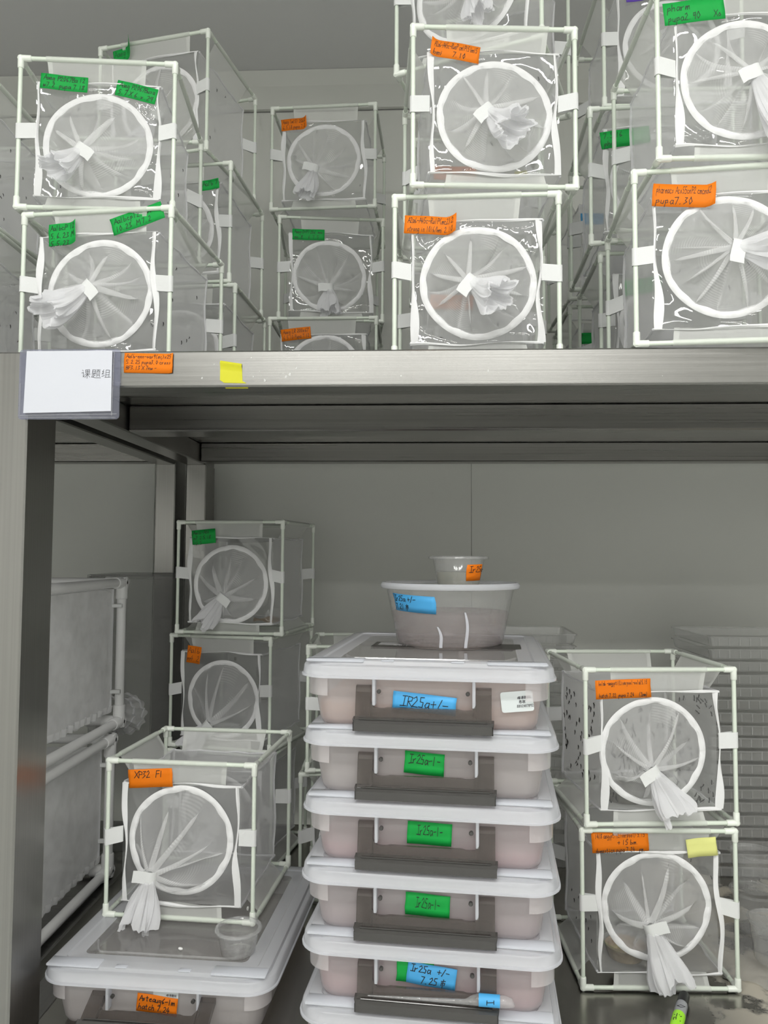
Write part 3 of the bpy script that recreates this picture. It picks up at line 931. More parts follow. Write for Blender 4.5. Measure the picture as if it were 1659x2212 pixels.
def cuff_mesh(kx, kz, ky, tx, tz, seed, flare, style):
    """the loose end of the sleeve beyond the tie: a crumpled tube with an open mouth"""
    rnd = random.Random(seed + 400)
    p = [rnd.uniform(0, 6.28) for _ in range(8)]
    d = Vector((tx - kx, 0, tz - kz))
    L = d.length * 1.75
    d.normalize()
    side = Vector((-d.z, 0, d.x))
    out = Vector((0, -1, 0))
    n = 72
    loops = []
    phi = 1.25 if style == 1 else .45
    flat = .80 if style == 1 else .62
    stations = [0, .05, .12, .22, .34, .46, .58, .70, .81, .90, .97, 1.0, 1.0, .95, .86, .74, .60, .45]
    for i, s in enumerate(stations):
        inner = i > 11
        T = (d * cos(phi * s) + out * sin(phi * s)).normalized()
        c = Vector((kx, ky, kz)) + d * L * sin(phi * s) / phi + out * (L * (1 - cos(phi * s)) / phi * .8 + .004)
        N = T.cross(side).normalized()
        r = .0062 + (flare - .0062) * (s ** .75) * (1 - .12 * max(0, s - .8) / .2)
        if inner:
            r *= .86
        l = []
        for k in range(n):
            a = 2 * pi * k / n
            amp = min(1, s * 2.0)
            rr = r * (1 + amp * (.20 * sin(4 * a + p[0] + s * 2.5) + .13 * sin(7 * a + p[1] - s * 3) + .07 * sin(15 * a + p[2] + s) + .05 * sin(24 * a + p[5])))
            ax = .016 * amp * s * (.5 * sin(3 * a + p[3]) + .32 * sin(5 * a + p[4]) + .14 * sin(16 * a + p[6]))
            q = c + side * rr * cos(a) * 1.1 + N * rr * sin(a) * flat + T * ax
            q.y = min(q.y, BY0 - .004)
            l.append(q)
        loops.append(l)
    b = MB()
    b.loft(loops)
    return b.mesh('sleeve_cuff', 'net_cotton')


def tie_mesh(kx, kz, ky, tx, tz, seed):
    """hook-and-loop band round the neck of the sleeve, its free end sticking out"""
    rnd = random.Random(seed + 77)
    d = Vector((tx - kx, 0, tz - kz)).normalized()
    side = Vector((-d.z, 0, d.x)) * (1 if rnd.random() > .5 else -1)
    out = Vector((0, -1, 0))
    c = Vector((kx, ky, kz)) + d * .004
    w = .0115
    P = []
    for k in range(15):
        a = -pi * .35 + 1.75 * pi * k / 14
        P.append(c + side * cos(a) * .0125 + out * sin(a) * .0105)
    e = P[-1]
    P = [c + side * .0300 + out * .0130 + d * .002, c + side * .021 + out * .0135] + [c + side * cos(a) * .0130 + out * sin(a) * .0112 for a in [pi * .42 + 1.9 * pi * k / 16 for k in range(17)]]
    T = .0011
    loops = []
    for i, p in enumerate(P):
        q = P[min(i + 1, len(P) - 1)] - P[max(i - 1, 0)]
        nrm = q.cross(d).normalized() * T / 2
        loops.append([p - d * w + nrm, p + d * w + nrm, p + d * w - nrm, p - d * w - nrm])
    return MB().loft(loops, (True, True)).mesh('sleeve_tie', 'strap_web')


CAGES = {}
cage_n = [0]


def cage(key, label, x, y, z, yaw, px=None, ring=None, knot=None, tail=None, tapes=(), group='small insect cages', flare=.026, style=0, nf=11, film='film', tilt=0.0, sw=1.0, rollv=0.0):
    i = cage_n[0]
    cage_n[0] += 1
    rnd = random.Random(1000 + i)
    c = thing('insect_cage', label, 'cage', (x, y, z), R(yaw), group)
    c.rotation_euler = (R(tilt), R(rollv), R(yaw))
    c.scale = (sw, 1, 1)
    for yy in (0, D):
        for zz in (0, S):
            link('rod', rod_x, c, (0, yy, zz))
    for xx in (-S / 2, S / 2):
        for zz in (0, S):
            link('rod', rod_y, c, (xx, 0, zz))
        for yy in (0, D):
            link('rod', rod_z, c, (xx, yy, 0))
    for (sx, sy, sz), me in joints.items():
        link('corner_joint', me, c, (sx * S / 2, sy * D, sz * S))
    bag = link('net_bag', bags[i % 4], c)
    link('seam_piping', seam_me, bag)
    for me in flap_sets[i % 3]:
        link('channel_flap', me, c)
    for me in straps[i % 2]:
        link('strap', me, c)

    def loc(u, v):
        if px is None:
            return u, v
        xl, xr, yt, yb = px
        return ((u - xl) / (xr - xl) - .5) * S, (yb - v) / (yb - yt) * S
    cx, cz = loc(*ring) if ring else (rnd.uniform(-.006, .006), .137)
    cx = max(BX0 + RING_R + .004, min(BX1 - RING_R - .004, cx))
    cz = max(BZ0 + RING_R + .004, min(BZ1 - RING_R - .003, cz))
    kx, kz = loc(*knot) if knot else (cx + rnd.uniform(-.02, .02), cz + rnd.uniform(-.03, .0))
    tx, tz = loc(*tail) if tail else (kx + rnd.uniform(-.03, .03), kz - .045)
    w = link('window_film', film_mesh(cx, cz, film, i, film == 'film_tight'), c)
    w['label'] = 'clear wrinkled vinyl front window'
    for me in bind_sets[i % 4]:
        link('window_binding', me, w)
    link('sleeve_ring', rings[i % 3], c, (cx, BY0 - .002, cz))
    ky = -.022
    sl = link('sleeve', sleeve_mesh(cx, cz, kx, kz, ky, 50 + i, nf), c)
    sl['label'] = 'gathered white net sleeve'
    link('sleeve_cuff', cuff_mesh(kx, kz, ky, tx, tz, i, flare, style), sl)
    link('sleeve_tie', tie_mesh(kx, kz, ky, tx, tz, i), sl)
    for k, t in enumerate(tapes):
        (u, v), wpx, hpx, ang, colr, lines = t[:6]
        kw = t[6] if len(t) > 6 else {}
        if px is not None:
            lx, lz = loc(u, v)
            ws = S / (px[1] - px[0])
            wpx, hpx = wpx * ws, hpx * ws
        else:
            lx, lz = u, v
        lab = {'tape_green': 'green', 'tape_orange': 'orange', 'tape_blue': 'blue', 'tape_yellow': 'yellow', 'tape_pale_yellow': 'pale yellow', 'tape_purple': 'purple'}[colr]
        tape(c, front(lx, lz, BY0 - .0065, R(ang)), wpx, hpx, colr, lines, seed=i * 5 + k, ragged=.0008, label=lab + (' tape label with handwriting' if lines else ' scrap of tape'), **kw)
    CAGES[key] = c
    return c


UZ = [SH + l for l in LEV]
LZ = [LO + l for l in LEV]
# upper shelf, front row
cage('G', 'lower cage of the front left stack on the upper shelf, two green tapes', -.621, 1.429, UZ[0], -4.4, (50, 366, 468, 786), (215, 638), (208, 632), (160, 680),
     [((103, 513), 62, 46, 2, 'tape_green', ['AalbcP 12', '5.6.23 M', '5.5.23'], dict(curl=('r', .35, .010))), ((240, 503), 112, 36, 17, 'tape_green', ['Aalbcp12.200', '10.23  M 7.2'])], flare=.032, style=1)
cage('F', 'upper cage of the front left stack on the upper shelf, two green tapes', -.634, 1.447, UZ[1], 5.9, (38, 379, 130, 444), (210, 312), (186, 330), (152, 376),
     [((82, 175), 104, 35, -4, 'tape_green', ['Aaeg P2067Ba 12', 'w7.2  pupa 7.18']), ((249, 183), 92, 36, -12, 'tape_green', ['Aaeg P2067Busa', '5.7 X 6.x.29'])], flare=.027, style=1, film='film_creased')
cage('L', 'bottom cage of the stack right of centre on the upper shelf, orange tape at left', .107, 1.388, UZ[0], -0.7, (853, 1207, 418, 775), (1034, 611), (1012, 618), (1058, 655),
     [((874, 478), 112, 40, -4, 'tape_orange', ['A2a6-A45c-Ru1P(mc2)2', 'strong in 1016/bmi 2.10'], dict(curl=('r', .22, .014)))], flare=.032, style=1, nf=13, film='film_creased')
cage('K', 'middle cage of the stack right of centre on the upper shelf, curled orange tape', .140, 1.380, UZ[1], 3.9, (889, 1244, 71, 408), (1068, 257), (1045, 262), (1085, 306),
     [((928, 113), 108, 38, -9, 'tape_orange', ['A2a6-A45c-RueP cm1P15 bm15', 'bmi    7.10'], dict(curl=('l', .16, .006)))], flare=.036, style=1)
cage('N', 'turned cage on top of the stack right of centre, cut off by the picture top', .095, 1.478, UZ[2], -21.0, group='small insect cages')
cage('M', 'lower cage at the right edge of the upper shelf, orange tape reading pupa', .523, 1.300, UZ[0], -5.0, (1372, 1735, 345, 728), (1556, 540), (1562, 533), (1628, 552),
     [((1408, 396), 124, 48, -5, 'tape_orange', ['pharmacs Aco55cnP2 cmcmd2', 'pupa7.30'], dict(curl=('r', .18, .010)))], flare=.036, style=1, nf=14, film='film_tight')
cage('M2', 'upper cage at the right edge of the upper shelf, big green tape', .560, 1.292, UZ[1], 0.0, (1433, 1780, -40, 310), (1603, 148), (1606, 152), (1640, 232),
     [((1447, 12), 120, 46, 6, 'tape_green', ['pharm', 'pupa2.90     XH'])], flare=.030, style=0, nf=13)
# upper shelf, rows behind
cage('H1', 'bottom cage of the stack standing behind the front left stack', -.600, 1.850, UZ[0], -3.0)
cage('H2', 'middle cage of the stack behind the front left stack, green tape at its edge', -.617, 1.860, UZ[1], -4.0, tapes=[((.075, .245), .045, .026, 8, 'tape_green', ['Aalb 7'])])
cage('H', 'highest cage at the upper left, tilted top edge against the ceiling, curled green tape', -.665, 1.835, UZ[2], -11.2, (215, 447, 66, 318), (375, 215), (350, 240), (330, 280),
     [((244, 90), 46, 26, 10, 'tape_green', ['Aaeg 12'], dict(curl=('r', .40, .030)))])
cage('J2', 'lowest cage of the dim stack in the middle, mostly hidden by the shelf edge', -.266, 2.113, UZ[0], 0.0, (583, 813, 683, 915), (700, 800), (695, 810), (690, 850),
     [((608, 720), 64, 26, 6, 'tape_orange', ['Aaeg LR 200x67', '6.5.10 Pupa 7.12'])], film='film_creased')
cage('J', 'second cage up of the dim stack in the middle, green tape', -.252, 2.179, UZ[1] + .002, 6.3, (603, 828, 458, 677), (712, 587), (711, 612), (712, 645),
     [((631, 494), 70, 24, 0, 'tape_green', ['Aaeg-D-P7 20d. mox', 'mf.8.  6.7.5'])], flare=.030, film='film_tight')
cage('I', 'top cage of the dim stack in the middle, orange tape, two levels above the shelf', -.273, 2.140, UZ[2] + .003, -2.5, (589, 808, 225, 450), (699, 343), (683, 370), (673, 408),
     [((608, 263), 55, 25, 3, 'tape_orange', ['Aaeg (m15) 20b6', '6.5.18 pupa 7.2'], dict(curl=('r', .2, .010)))], flare=.027, film='film_tight')
cage('P1', 'cage behind the bottom of the stack right of centre', .140, 1.755, UZ[0], 0.5, tapes=[((-.112, .225), .10, .034, -2, 'tape_orange', ['A2a6 -A5c'])])
cage('P2', 'cage behind the middle of the stack right of centre, bit of yellow tape', .142, 1.765, UZ[1], 2.0, tapes=[((-.105, .222), .10, .034, -2, 'tape_orange', ['A2a6 -A5c']), ((.085, .215), .03, .02, 4, 'tape_yellow', ['66-5'])])
cage('Q1', 'bottom cage of the second row behind the right edge stack, green tape', .550, 1.665, UZ[0], -3.0, tapes=[((-.10, .222), .08, .034, 6, 'tape_green', ['phx 7.3'])])
cage('Q2', 'middle cage of the second row behind the right edge stack, green tape', .525, 1.640, UZ[1], -3.0, tapes=[((-.128, .228), .105, .038, 6, 'tape_green', ['7.5 16', 'phar'])])
cage('Q3', 'top cage of the second row behind the right edge stack, purple tape', .560, 1.660, UZ[2], 0.0, tapes=[((-.10, .247), .05, .02, 6, 'tape_purple', [])], knot=(.02, .17), tail=(.05, .21))
cage('R1', 'bottom cage of the far row in the gap beside the right edge stack', .555, 2.030, UZ[0], -2.0, tapes=[((-.128, .215), .04, .03, 0, 'tape_green', ['7'])])
cage('R2', 'middle cage of the far row in the gap beside the right edge stack, blue tape', .550, 2.010, UZ[1], 1.0, tapes=[((-.12, .215), .06, .03, 0, 'tape_blue', ['b 7'])])
# upper shelf of the neighbouring rack, left picture edge
cage('V1', 'lower cage on the neighbouring rack, cut by the left picture edge', -1.015, 1.470, UZ[0], 2.0, tapes=[((-.1, .22), .08, .03, 0, 'tape_orange', ['Aa'])])
cage('V2', 'upper cage on the neighbouring rack, cut by the left picture edge', -1.025, 1.475, UZ[1], -1.0, tapes=[((-.1, .22), .08, .03, 0, 'tape_orange', ['Aa'])])
cage('V3', 'lower cage further back on the neighbouring rack, seen through nets at left edge', -1.010, 1.810, UZ[0], 1.0)
cage('V4', 'upper cage further back on the neighbouring rack, seen through nets at left edge', -1.015, 1.815, UZ[1], 2.0)
# lower shelf
cage('C', 'lower of the two cages standing right of the box stack, pale yellow scrap on window', .474, 1.566, LZ[0], 1.9, (1257, 1592, 1794, 2132), (1420, 1948), (1396, 1988), (1420, 2056),
     [((1279, 1822), 124, 44, 3, 'tape_orange', ['1418 aegypti(Liverpool) 5.15', '           + 15 bm.', 'domesticn pupa 7.24   pm.']), ((1487, 1833), 66, 40, 6, 'tape_pale_yellow', [], dict(wave=.0012))], flare=.036, nf=11, film='film_tight')
cage('B', 'upper of the two cages right of the box stack, window speckled with mosquitoes', .482, 1.567, LZ[1], 5.0, (1264, 1588, 1443, 1775), (1410, 1622), (1396, 1653), (1424, 1706),
     [((1286, 1487), 120, 40, 2, 'tape_orange', ['bolab -aegypti(Liverpool-vola)5.15', '', 'hatch 7.22  pupa 7.24    (2mm)'], dict(th=.008))], flare=.033, nf=11, film='film_tight')
cage('E2', 'bottom cage of the stack before the back left leg, hidden by the cage in front', -.535, 2.095, LZ[0], -10.0)
cage('E', 'middle cage of the stack before the back left leg, small orange tape', -.538, 2.095, LZ[1], -14.0, (372, 577, 1366, 1585), (480, 1492), (462, 1535), (440, 1562),
     [((405, 1402), 29, 32, -6, 'tape_orange', ['Aalb', 'm4.2'])], film='film_tight', nf=9)
cage('D', 'top cage of the stack before the back left leg, green tape', -.510, 2.073, LZ[2], -8.5, (383, 611, 1119, 1355), (498, 1255), (490, 1277), (468, 1312),
     [((413, 1153), 52, 30, 5, 'tape_green', ['Aalb-Ath', 'm7.2 5.18', '15.5'])], flare=.026, film='film_tight', nf=9)
cage('T1', 'bottom cage hidden behind the left side of the box stack', -.135, 1.915, LZ[0], 2.0)
cage('T2', 'upper cage peeping out behind the left side of the box stack', -.118, 1.905, LZ[1], 3.0)
BOXH, NEST = .115, .004
PIT = BOXH - NEST
cage('A', 'cage standing on the box at lower left, orange tape reading XP32 F1', -.477, 1.562, LO + PIT + LEV[0], -4.3, (229, 543, 1644, 1982), (386, 1815), (334, 1880), (325, 1942),
     [((272, 1684), 96, 38, 4, 'tape_orange', ['XP32  F1'], dict(th=.013, lw=.0013, margin=.14))], flare=.031, film='film_tight', nf=9).scale = (1.02, 1.0, 1.02)

# ------------------------------------------------------------------ storage boxes
BW, BD = .431, .50
RIMH = .030


def lid_loops(specs):
    return [[(x, y, z) for x, y in rrect(BW - 2 * i, BD - 2 * i, max(.052 - i, .012), 7, 0, BD / 2)] for i, z in specs]


lid_rim = MB().loft(lid_loops([(.004, BOXH - RIMH), (.0, BOXH - RIMH + .001), (.0, BOXH - RIMH + .004), (.0025, BOXH - RIMH + .005), (.0045, BOXH - .011), (.007, BOXH - .0085), (.0135, BOXH - .0075),
                               (.0155, BOXH - .0015), (.018, BOXH), (.036, BOXH), (.039, BOXH - .0025), (.058, BOXH - .003), (.062, BOXH - NEST)])).mesh('lid', 'lid_frost')
lid_panel = MB().loft(lid_loops([(.062, PIT), (.066, PIT), (.068, PIT - .001), (.080, PIT - .001)]), (False, True)).mesh('lid_panel', 'lid_clear')
# raised front bead of the clear panel
bd = MB()
P = [(-.135, .080), (-.128, .066 + .006), (.128, .066 + .006), (.135, .080), (.150, .110)]
bd.tube([(x, y, PIT - .0005) for x, y in [(-.150, .112)] + P], .0022, 6)
panel_bead = bd.mesh('panel_bead', 'lid_clear')
pad = {}
for s in (-1, 1):
    pad[s] = MB().cbox((min(s * .200, s * .102), .012, BOXH - .004), (max(s * .200, s * .102), .040, BOXH + .0010), .0014).mesh('lid_pad', 'lid_frost')
clip = MB().cbox((-.011, .014, BOXH - .002), (.011, .024, BOXH + .0012), .001).mesh('lid_clip', 'lid_frost')


def body_loops(specs):
    return [[(x, y, z) for x, y in rrect(BW - 2 * i, BD - 2 * i, max(.052 - i, r), 7, 0, BD / 2)] for i, z, r in specs]


box_body = MB().loft(body_loops([(.013, BOXH - RIMH + .010, .03), (.013, BOXH - RIMH - .0, .03), (.025, BOXH - RIMH - .002, .03), (.026, .050, .03), (.031, .014, .03), (.034, .006, .03), (.040, .0015, .03), (.048, .0005, .026)]), (False, True)).mesh('box_body', 'box_frost')
skirt = {}
for s in (-1, 1):   # corner skirts under the lid
    pts = [q for q in rrect(BW - .026, BD - .026, .039, 7, 0, BD / 2)]
    cor = [(x, y) for x, y in pts if (x * s > .12 and y < .10)]
    cor.sort(key=lambda q: (q[1], -q[0] * s) if False else atan2(q[1] - .10, q[0] * s))
    skirt[s] = MB().loft([[(x, y, BOXH - RIMH + .006) for x, y in cor], [(x * .997, y + .0005, BOXH - RIMH - .030) for x, y in cor]], closed=False).mesh('corner_skirt', 'box_frost')
fin = MB().cbox((-.0026, .010, BOXH - RIMH - .044), (.0026, .027, BOXH - RIMH + .006), .0012).mesh('latch_fin', 'lid_frost')
pin = MB().lathe([(.0036, 0), (.0036, .004), (.0026, .0052)], 12, (True, True)).mesh('hinge_pin', 'smoke_thick')


def handle_meshes():
    """swing handle: two arms, a sloping plate and a lip to grip. Origin on the hinge, hanging down"""
    arms = []
    for s in (-1, 1):
        b = MB()
        x0, x1 = (s * .112, s * .087)
        x0, x1 = min(x0, x1), max(x0, x1)
        b.loft([[(x0, .003, .009), (x1, .003, .009), (x1, .010, .009), (x0, .010, .009)], [(x0, -.003, .006), (x1, -.003, .006), (x1, .010, .006), (x0, .010, .006)],
                [(x0, -.008, -.024), (x1, -.008, -.024), (x1, .004, -.024), (x0, .004, -.024)], [(x0, -.011, -.046), (x1, -.011, -.046), (x1, .001, -.046), (x0, .001, -.046)]], (True, True))
        arms.append(b.mesh('handle_arm', 'smoke_plastic', smooth=False))
    b = MB()
    # plate with a slightly raised top edge and curved inner corners
    n = 24
    top = []
    for k in range(n + 1):
        t = k / n
        x = -.0872 + .1744 * t
        e = min(t, 1 - t)
        z = -.0265 + (.010 * (1 - e / .055) ** 2 if e < .055 else 0) + (.0016 if .16 < t < .84 else 0)
        top.append((x, z))
    b.loft([[(x, -.0075, z), (x, -.0012, z), (x, -.0040, -.046), (x, -.0108, -.046)] for x, z in top], (True, True))
    plate = b.mesh('handle_plate', 'smoke_plastic', smooth=False)
    g = MB()
    g.loft([[(x, y, z) for x in (0,) for x, y, z in ((x0, .000, -.042), (x0, -.013, -.0445), (x0 + i2, -.0185, -.049), (x0 + i2, -.0175, -.0625), (x0 + i2, -.010, -.0645), (x0, .000, -.050))]
            for x0, i2 in ((-.116, .003), (-.1135, -.001), (.1135, .001), (.116, -.003))], (True, True))
    grip = g.mesh('handle_grip', 'smoke_thick', smooth=False)
    r = MB()
    r.tube([(-.105, -.0135, -.0435), (.105, -.0135, -.0435)], .0012, 6)
    bead = r.mesh('grip_bead', 'smoke_thick')
    return arms, plate, grip, bead


arms, plate, grip, gbead = handle_meshes()
HZ = BOXH - RIMH - .021


def water_mesh(level, seed, mat):
    rr = random.Random(seed)
    z1 = .008 + level
    lp = []
    for i, z in ((.050, .004), (.040, .007), (.034, .016), (.0315, z1 - .0015), (.0335, z1)):
        lp.append([(x, y, z) for x, y in rrect(BW - 2 * i, BD - 2 * i, .024, 6, 0, BD / 2)])
    return MB().loft(lp, (True, True)).mesh('water', mat)


def storage_box(label, x, y, z, yaw, level, wmat, swing=0.0, tapes=(), group='frosted storage boxes'):
    o = thing('storage_box', label, 'storage box', (x, y, z), R(yaw), group)
    link('box_body', box_body, o)
    ld = link('lid', lid_rim, o)
    link('lid_panel', lid_panel, ld)
    link('panel_bead', panel_bead, ld)
    for s in (-1, 1):
        link('lid_pad', pad[s], ld)
        link('lid_clip', clip, ld, (s * .058 - .004, 0, 0))
        link('corner_skirt', skirt[s], o)
        link('latch_fin', fin, o, (s * .0825 - .002, 0, 0))
    h = link('handle', plate, o, (-.003, .0175, HZ), (R(-swing), 0, 0))
    h['label'] = 'smoky grey swing handle'
    for a in arms:
        link('handle_arm', a, h)
    link('handle_grip', grip, h)
    link('grip_bead', gbead, h)
    for s in (-1, 1):
        link('hinge_pin', pin, o, (s * .0735 - .003, .0185, HZ), (pi / 2, 0, 0))
    w = link('water', water_mesh(level, int(z * 1000), wmat), o)
    w['label'] = 'shallow tinted water seen through the box wall'
    for k, t in enumerate(tapes):
        (u, v), tw, th_, ang, colr, lines = t[:6]
        kw = t[6] if len(t) > 6 else {}
        tape(o, front(u, v, .0235 - .0012 * k, R(ang)), tw, th_, colr, lines, seed=int(z * 100) + k, ragged=.0007, lw=.0013, **kw)
    return o


SX, SY = .021, 1.262
tz = .052      # height of the label centre above the box bottom
off = [(-.004, .004, -5.6), (0, .006, -5.2), (.001, .003, -5.8), (0, .002, -5.4), (.002, .000, -5.5), (.0, .0, -5.0)]
bl = [
    ('lowest storage box of the stack, only its frosted lid in view', .030, 'water_mauve', []),
    ('storage box fifth from the top, green tape half under a blue one', .034, 'water_pink', [((-.052, .060), .06, .034, -2, 'tape_green', []), ((-.035, .060), .080, .034, -6, 'tape_blue', ['Ir25a  +/-', '    7.25 市'], dict(th=.011))]),
    ('storage box fourth from the top, green tape ending low behind the handle', .030, 'water_mauve', [((-.036, .056), .073, .036, -3, 'tape_green', ['Ir25a-1-'], dict(th=.016, margin=.22, top=.45))]),
    ('storage box third from the top, level rectangular green tape, pinkest water', .024, 'water_pink', [((-.034, .058), .073, .036, -1.5, 'tape_green', ['Ir25a-1-'], dict(th=.015, margin=.2, top=.4))]),
    ('storage box second from the top, narrow green tape', .032, 'water_clear', [((-.038, .060), .066, .036, -4, 'tape_green', ['Ir25a-1-'], dict(th=.015, margin=.1, top=.3))]),
    ('topmost storage box of the stack, blue tape and white sticker, peach water', .036, 'water_peach', [((-.054, .050), .105, .030, -5, 'tape_blue', ['IR25a+/-'], dict(th=.017, margin=.12, top=.35))]),
]
boxes = []
for k, (lab, lev, wm, tp) in enumerate(bl):
    dx, dy, yw = off[5 - k] if k < 5 else off[0]
    boxes.append(storage_box(lab, SX + dx - .006, SY + dy, LO + .0004 + k * PIT, yw, lev, wm, tapes=tp))
top_box = boxes[-1]
# printed sticker on the topmost box (its square code is left out)
st = MB()
st.loft([[(x, -.0006, z) for x, z in rrect(.052, .033, .004, 4)], [(x, 0, z) for x, z in rrect(.052, .033, .004, 4)]], (True, True))
M = front(.150, .053, .0236, R(6))
st.v = [tuple(M @ Vector(p)) for p in st.v]
so = st.obj('sticker', 'sticker', top_box, smooth=False)
so['label'] = 'white rounded sticker with small print'
pr = MB()
for ln, h, x, z in (('峰课题组', .0048, .001, .0035), ('思敏', .0048, .003, -.003), ('8802407892', .0043, -.001, -.0095)):
    vs, fs, w = strokes(ln, h, .0006, 0, 1, 0)
    pr.add([(x + a, -.0010, z + b) for a, b in vs], fs, M)
pr.obj('print', 'ink_grey', so, smooth=False)
# black product sticker lying on the topmost lid, its print upside down to us
bs = MB().box((-.125, .235, PIT + .0006), (.165, .315, PIT + .0012)).obj('product_sticker', 'sticker_black', top_box, smooth=False)
bp = MB()
for ln, h, x, y in (('STORAGE BOX', .016, .02, .292),):
    vs, fs, w = strokes(ln.lower(), h, .0014, 0, 2, 0)
    bp.add([(x - a, y - .03 - b, PIT + .0016) for a, b in vs], fs)
for k in range(4):
    bp.box((-.115 + .0, .300 - k * .012, PIT + .0014), (-.045 + .012 * (k % 3), .302 - k * .012, PIT + .0016))
bp.box((-.075, .296, PIT + .0014), (-.035, .308, PIT + .0016))
bp.obj('print', 'print_white', bs, smooth=False)

# the single box at lower left, handle swung out
lbox = storage_box('storage box standing alone at lower left under the XP32 cage, handle swung out', -.462, 1.362, LO + .0004, -3.3, .050, 'water_clear', swing=52,
                   tapes=[((-.034, .054), .074, .031, -5, 'tape_orange', ['Asteaug6-1m', 'hatch 7.24'], dict(th=.0095, margin=.05))])
st2 = MB()
st2.loft([[(x, -.0003, z) for x, z in rrect(.046, .026, .003, 4)], [(x, 0, z) for x, z in rrect(.046, .026, .003, 4)]], (True, True))
M2 = front(.018, .064, .0242, R(-2))
st2.v = [tuple(M2 @ Vector(p)) for p in st2.v]
so2 = st2.obj('sticker', 'sticker', lbox, smooth=False)
pr2 = MB()
for ln, h, x, z in (('峰课题组', .0042, .001, .0015), ('思敏', .004, .003, -.004)):
    vs, fs, w = strokes(ln, h, .0005, 0, 1, 0)
    pr2.add([(x + a, -.0006, z + b) for a, b in vs], fs, M2)
pr2.obj('print', 'ink_grey', so2, smooth=False)

# ------------------------------------------------------------------ tub and cups
LIDTOP = LO + .0004 + 6 * PIT
tub = thing('round_tub', 'big round clear tub with lid on the topmost box, blue tape on it', 'tub', (.066, 1.575, LIDTOP), R(-5))
MB().lathe([(.100, .0005), (.101, .0), (.104, .002), (.107, .008), (.128, .108), (.1295, .117), (.131, .118)], 64, (True, False)).obj('tub_wall', 'clear_tub', tub)
tl = MB().lathe([(.131, .112), (.139, .113), (.1405, .116), (.1405, .121), (.137, .1245), (.131, .1245), (.128, .120), (.120, .1185)], 64, (False, True)).obj('tub_lid', 'clear_tub', tub)
MB().lathe([(.136, .1135), (.1392, .1135), (.1410, .1165), (.1410, .1205), (.1372, .1249), (.132, .1249)], 64).obj('lid_rim', 'lid_frost', tl)
MB().lathe([(.099, .003), (.1035, .005), (.1175, .066), (.1168, .0665)], 64, (True, True)).obj('water', 'water_tub', tub)


def on_cone(a, z, r0=.107, z0=.008, r1=.128, z1=.108, out=.0008):
    r = r0 + (r1 - r0) * (z - z0) / (z1 - z0) + out
    return Vector((r * sin(a), -r * cos(a), z))


def cone_tape(parent, fn, a0, a1, z0, z1, slope, mat, lines, seed, th, lw=.0012, ragged=.0):
    rr = random.Random(seed)
    b = MB()
    b.grid(lambda u, v: fn(a0 + (a1 - a0) * u + (rr.uniform(-ragged, ragged) if u in (0, 1) else 0), z0 + (z1 - z0) * v + slope * (u - .5)), 14, 4)
    t = b.obj('tape_label', mat, parent)
    so_ = t.modifiers.new('thick', 'SOLIDIFY')
    so_.thickness = .0002
    so_.offset = 1
    wb_ = MB()
    for i, ln in enumerate(lines):
        vs, fs, w = strokes(ln, th, lw, seed=seed + i)
        zl = z1 - th * 1.3 - i * th * 1.5
        r_ = fn(0, (z0 + z1) / 2).length if False else sqrt(fn(a0, z0).x ** 2 + fn(a0, z0).y ** 2)
        P = []
        for px_, pz_ in vs:
            a = a0 + (px_ + .004) / r_
            q = fn(a, zl + pz_ + slope * ((a - a0) / (a1 - a0) - .5))
            o2 = Vector((q.x, q.y, 0)).normalized() * .0006
            P.append(q + o2)
        wb_.add(P, fs)
    wb_.obj('handwriting', 'ink', t, smooth=False)
    return t


cone_tape(tub, on_cone, -1.00, -.18, .070, .103, -.004, 'tape_blue', ['Ir25a +/-', '7.21 市'], 5, .0105, .0013, .02)['label'] = 'blue tape label with handwriting'
for a, z0, z1 in ((-.12, .004, .044), (.32, .004, .072)):
    b = MB()
    n = 9
    b.loft([[on_cone(a - .022 + .035 * sin(k / (n - 1) * 4) * (k / (n - 1)), z0 + (z1 - z0) * k / (n - 1), out=.001), on_cone(a + (.034 - .03 * (k / (n - 1)) ** 3) + .035 * sin(k / (n - 1) * 4) * (k / (n - 1)), z0 + (z1 - z0) * k / (n - 1), out=.001)] for k in range(n)], closed=False)
    b.obj('paper_strip', 'paper', tub)

cup = thing('small_cup', 'small clear lidded cup on the big round tub, orange tape on it', 'cup', (.083, 1.560, LIDTOP + .1195), 0)
MB().lathe([(.040, .0003), (.0415, .001), (.043, .004), (.0515, .050), (.0525, .055)], 48, (True, False)).obj('cup_wall', 'clear_cup', cup)
MB().lathe([(.0525, .052), (.0600, .0525), (.0610, .054), (.0605, .057), (.056, .0585), (.053, .056), (.049, .0555)], 48, (False, True)).obj('cup_lid', 'clear_tub', cup)
MB().lathe([(.040, .0015), (.0425, .005), (.0462, .026), (.0455, .0265)], 48, (True, True)).obj('water', 'water_cloudy', cup)
cfn = lambda a, z: on_cone(a, z, .043, .004, .0515, .050, .0008)
cone_tape(cup, cfn, .28, 1.15, .010, .042, .001, 'tape_orange', ['Ir25a-1'], 9, .012, .0012, .02)['label'] = 'orange tape label with handwriting'

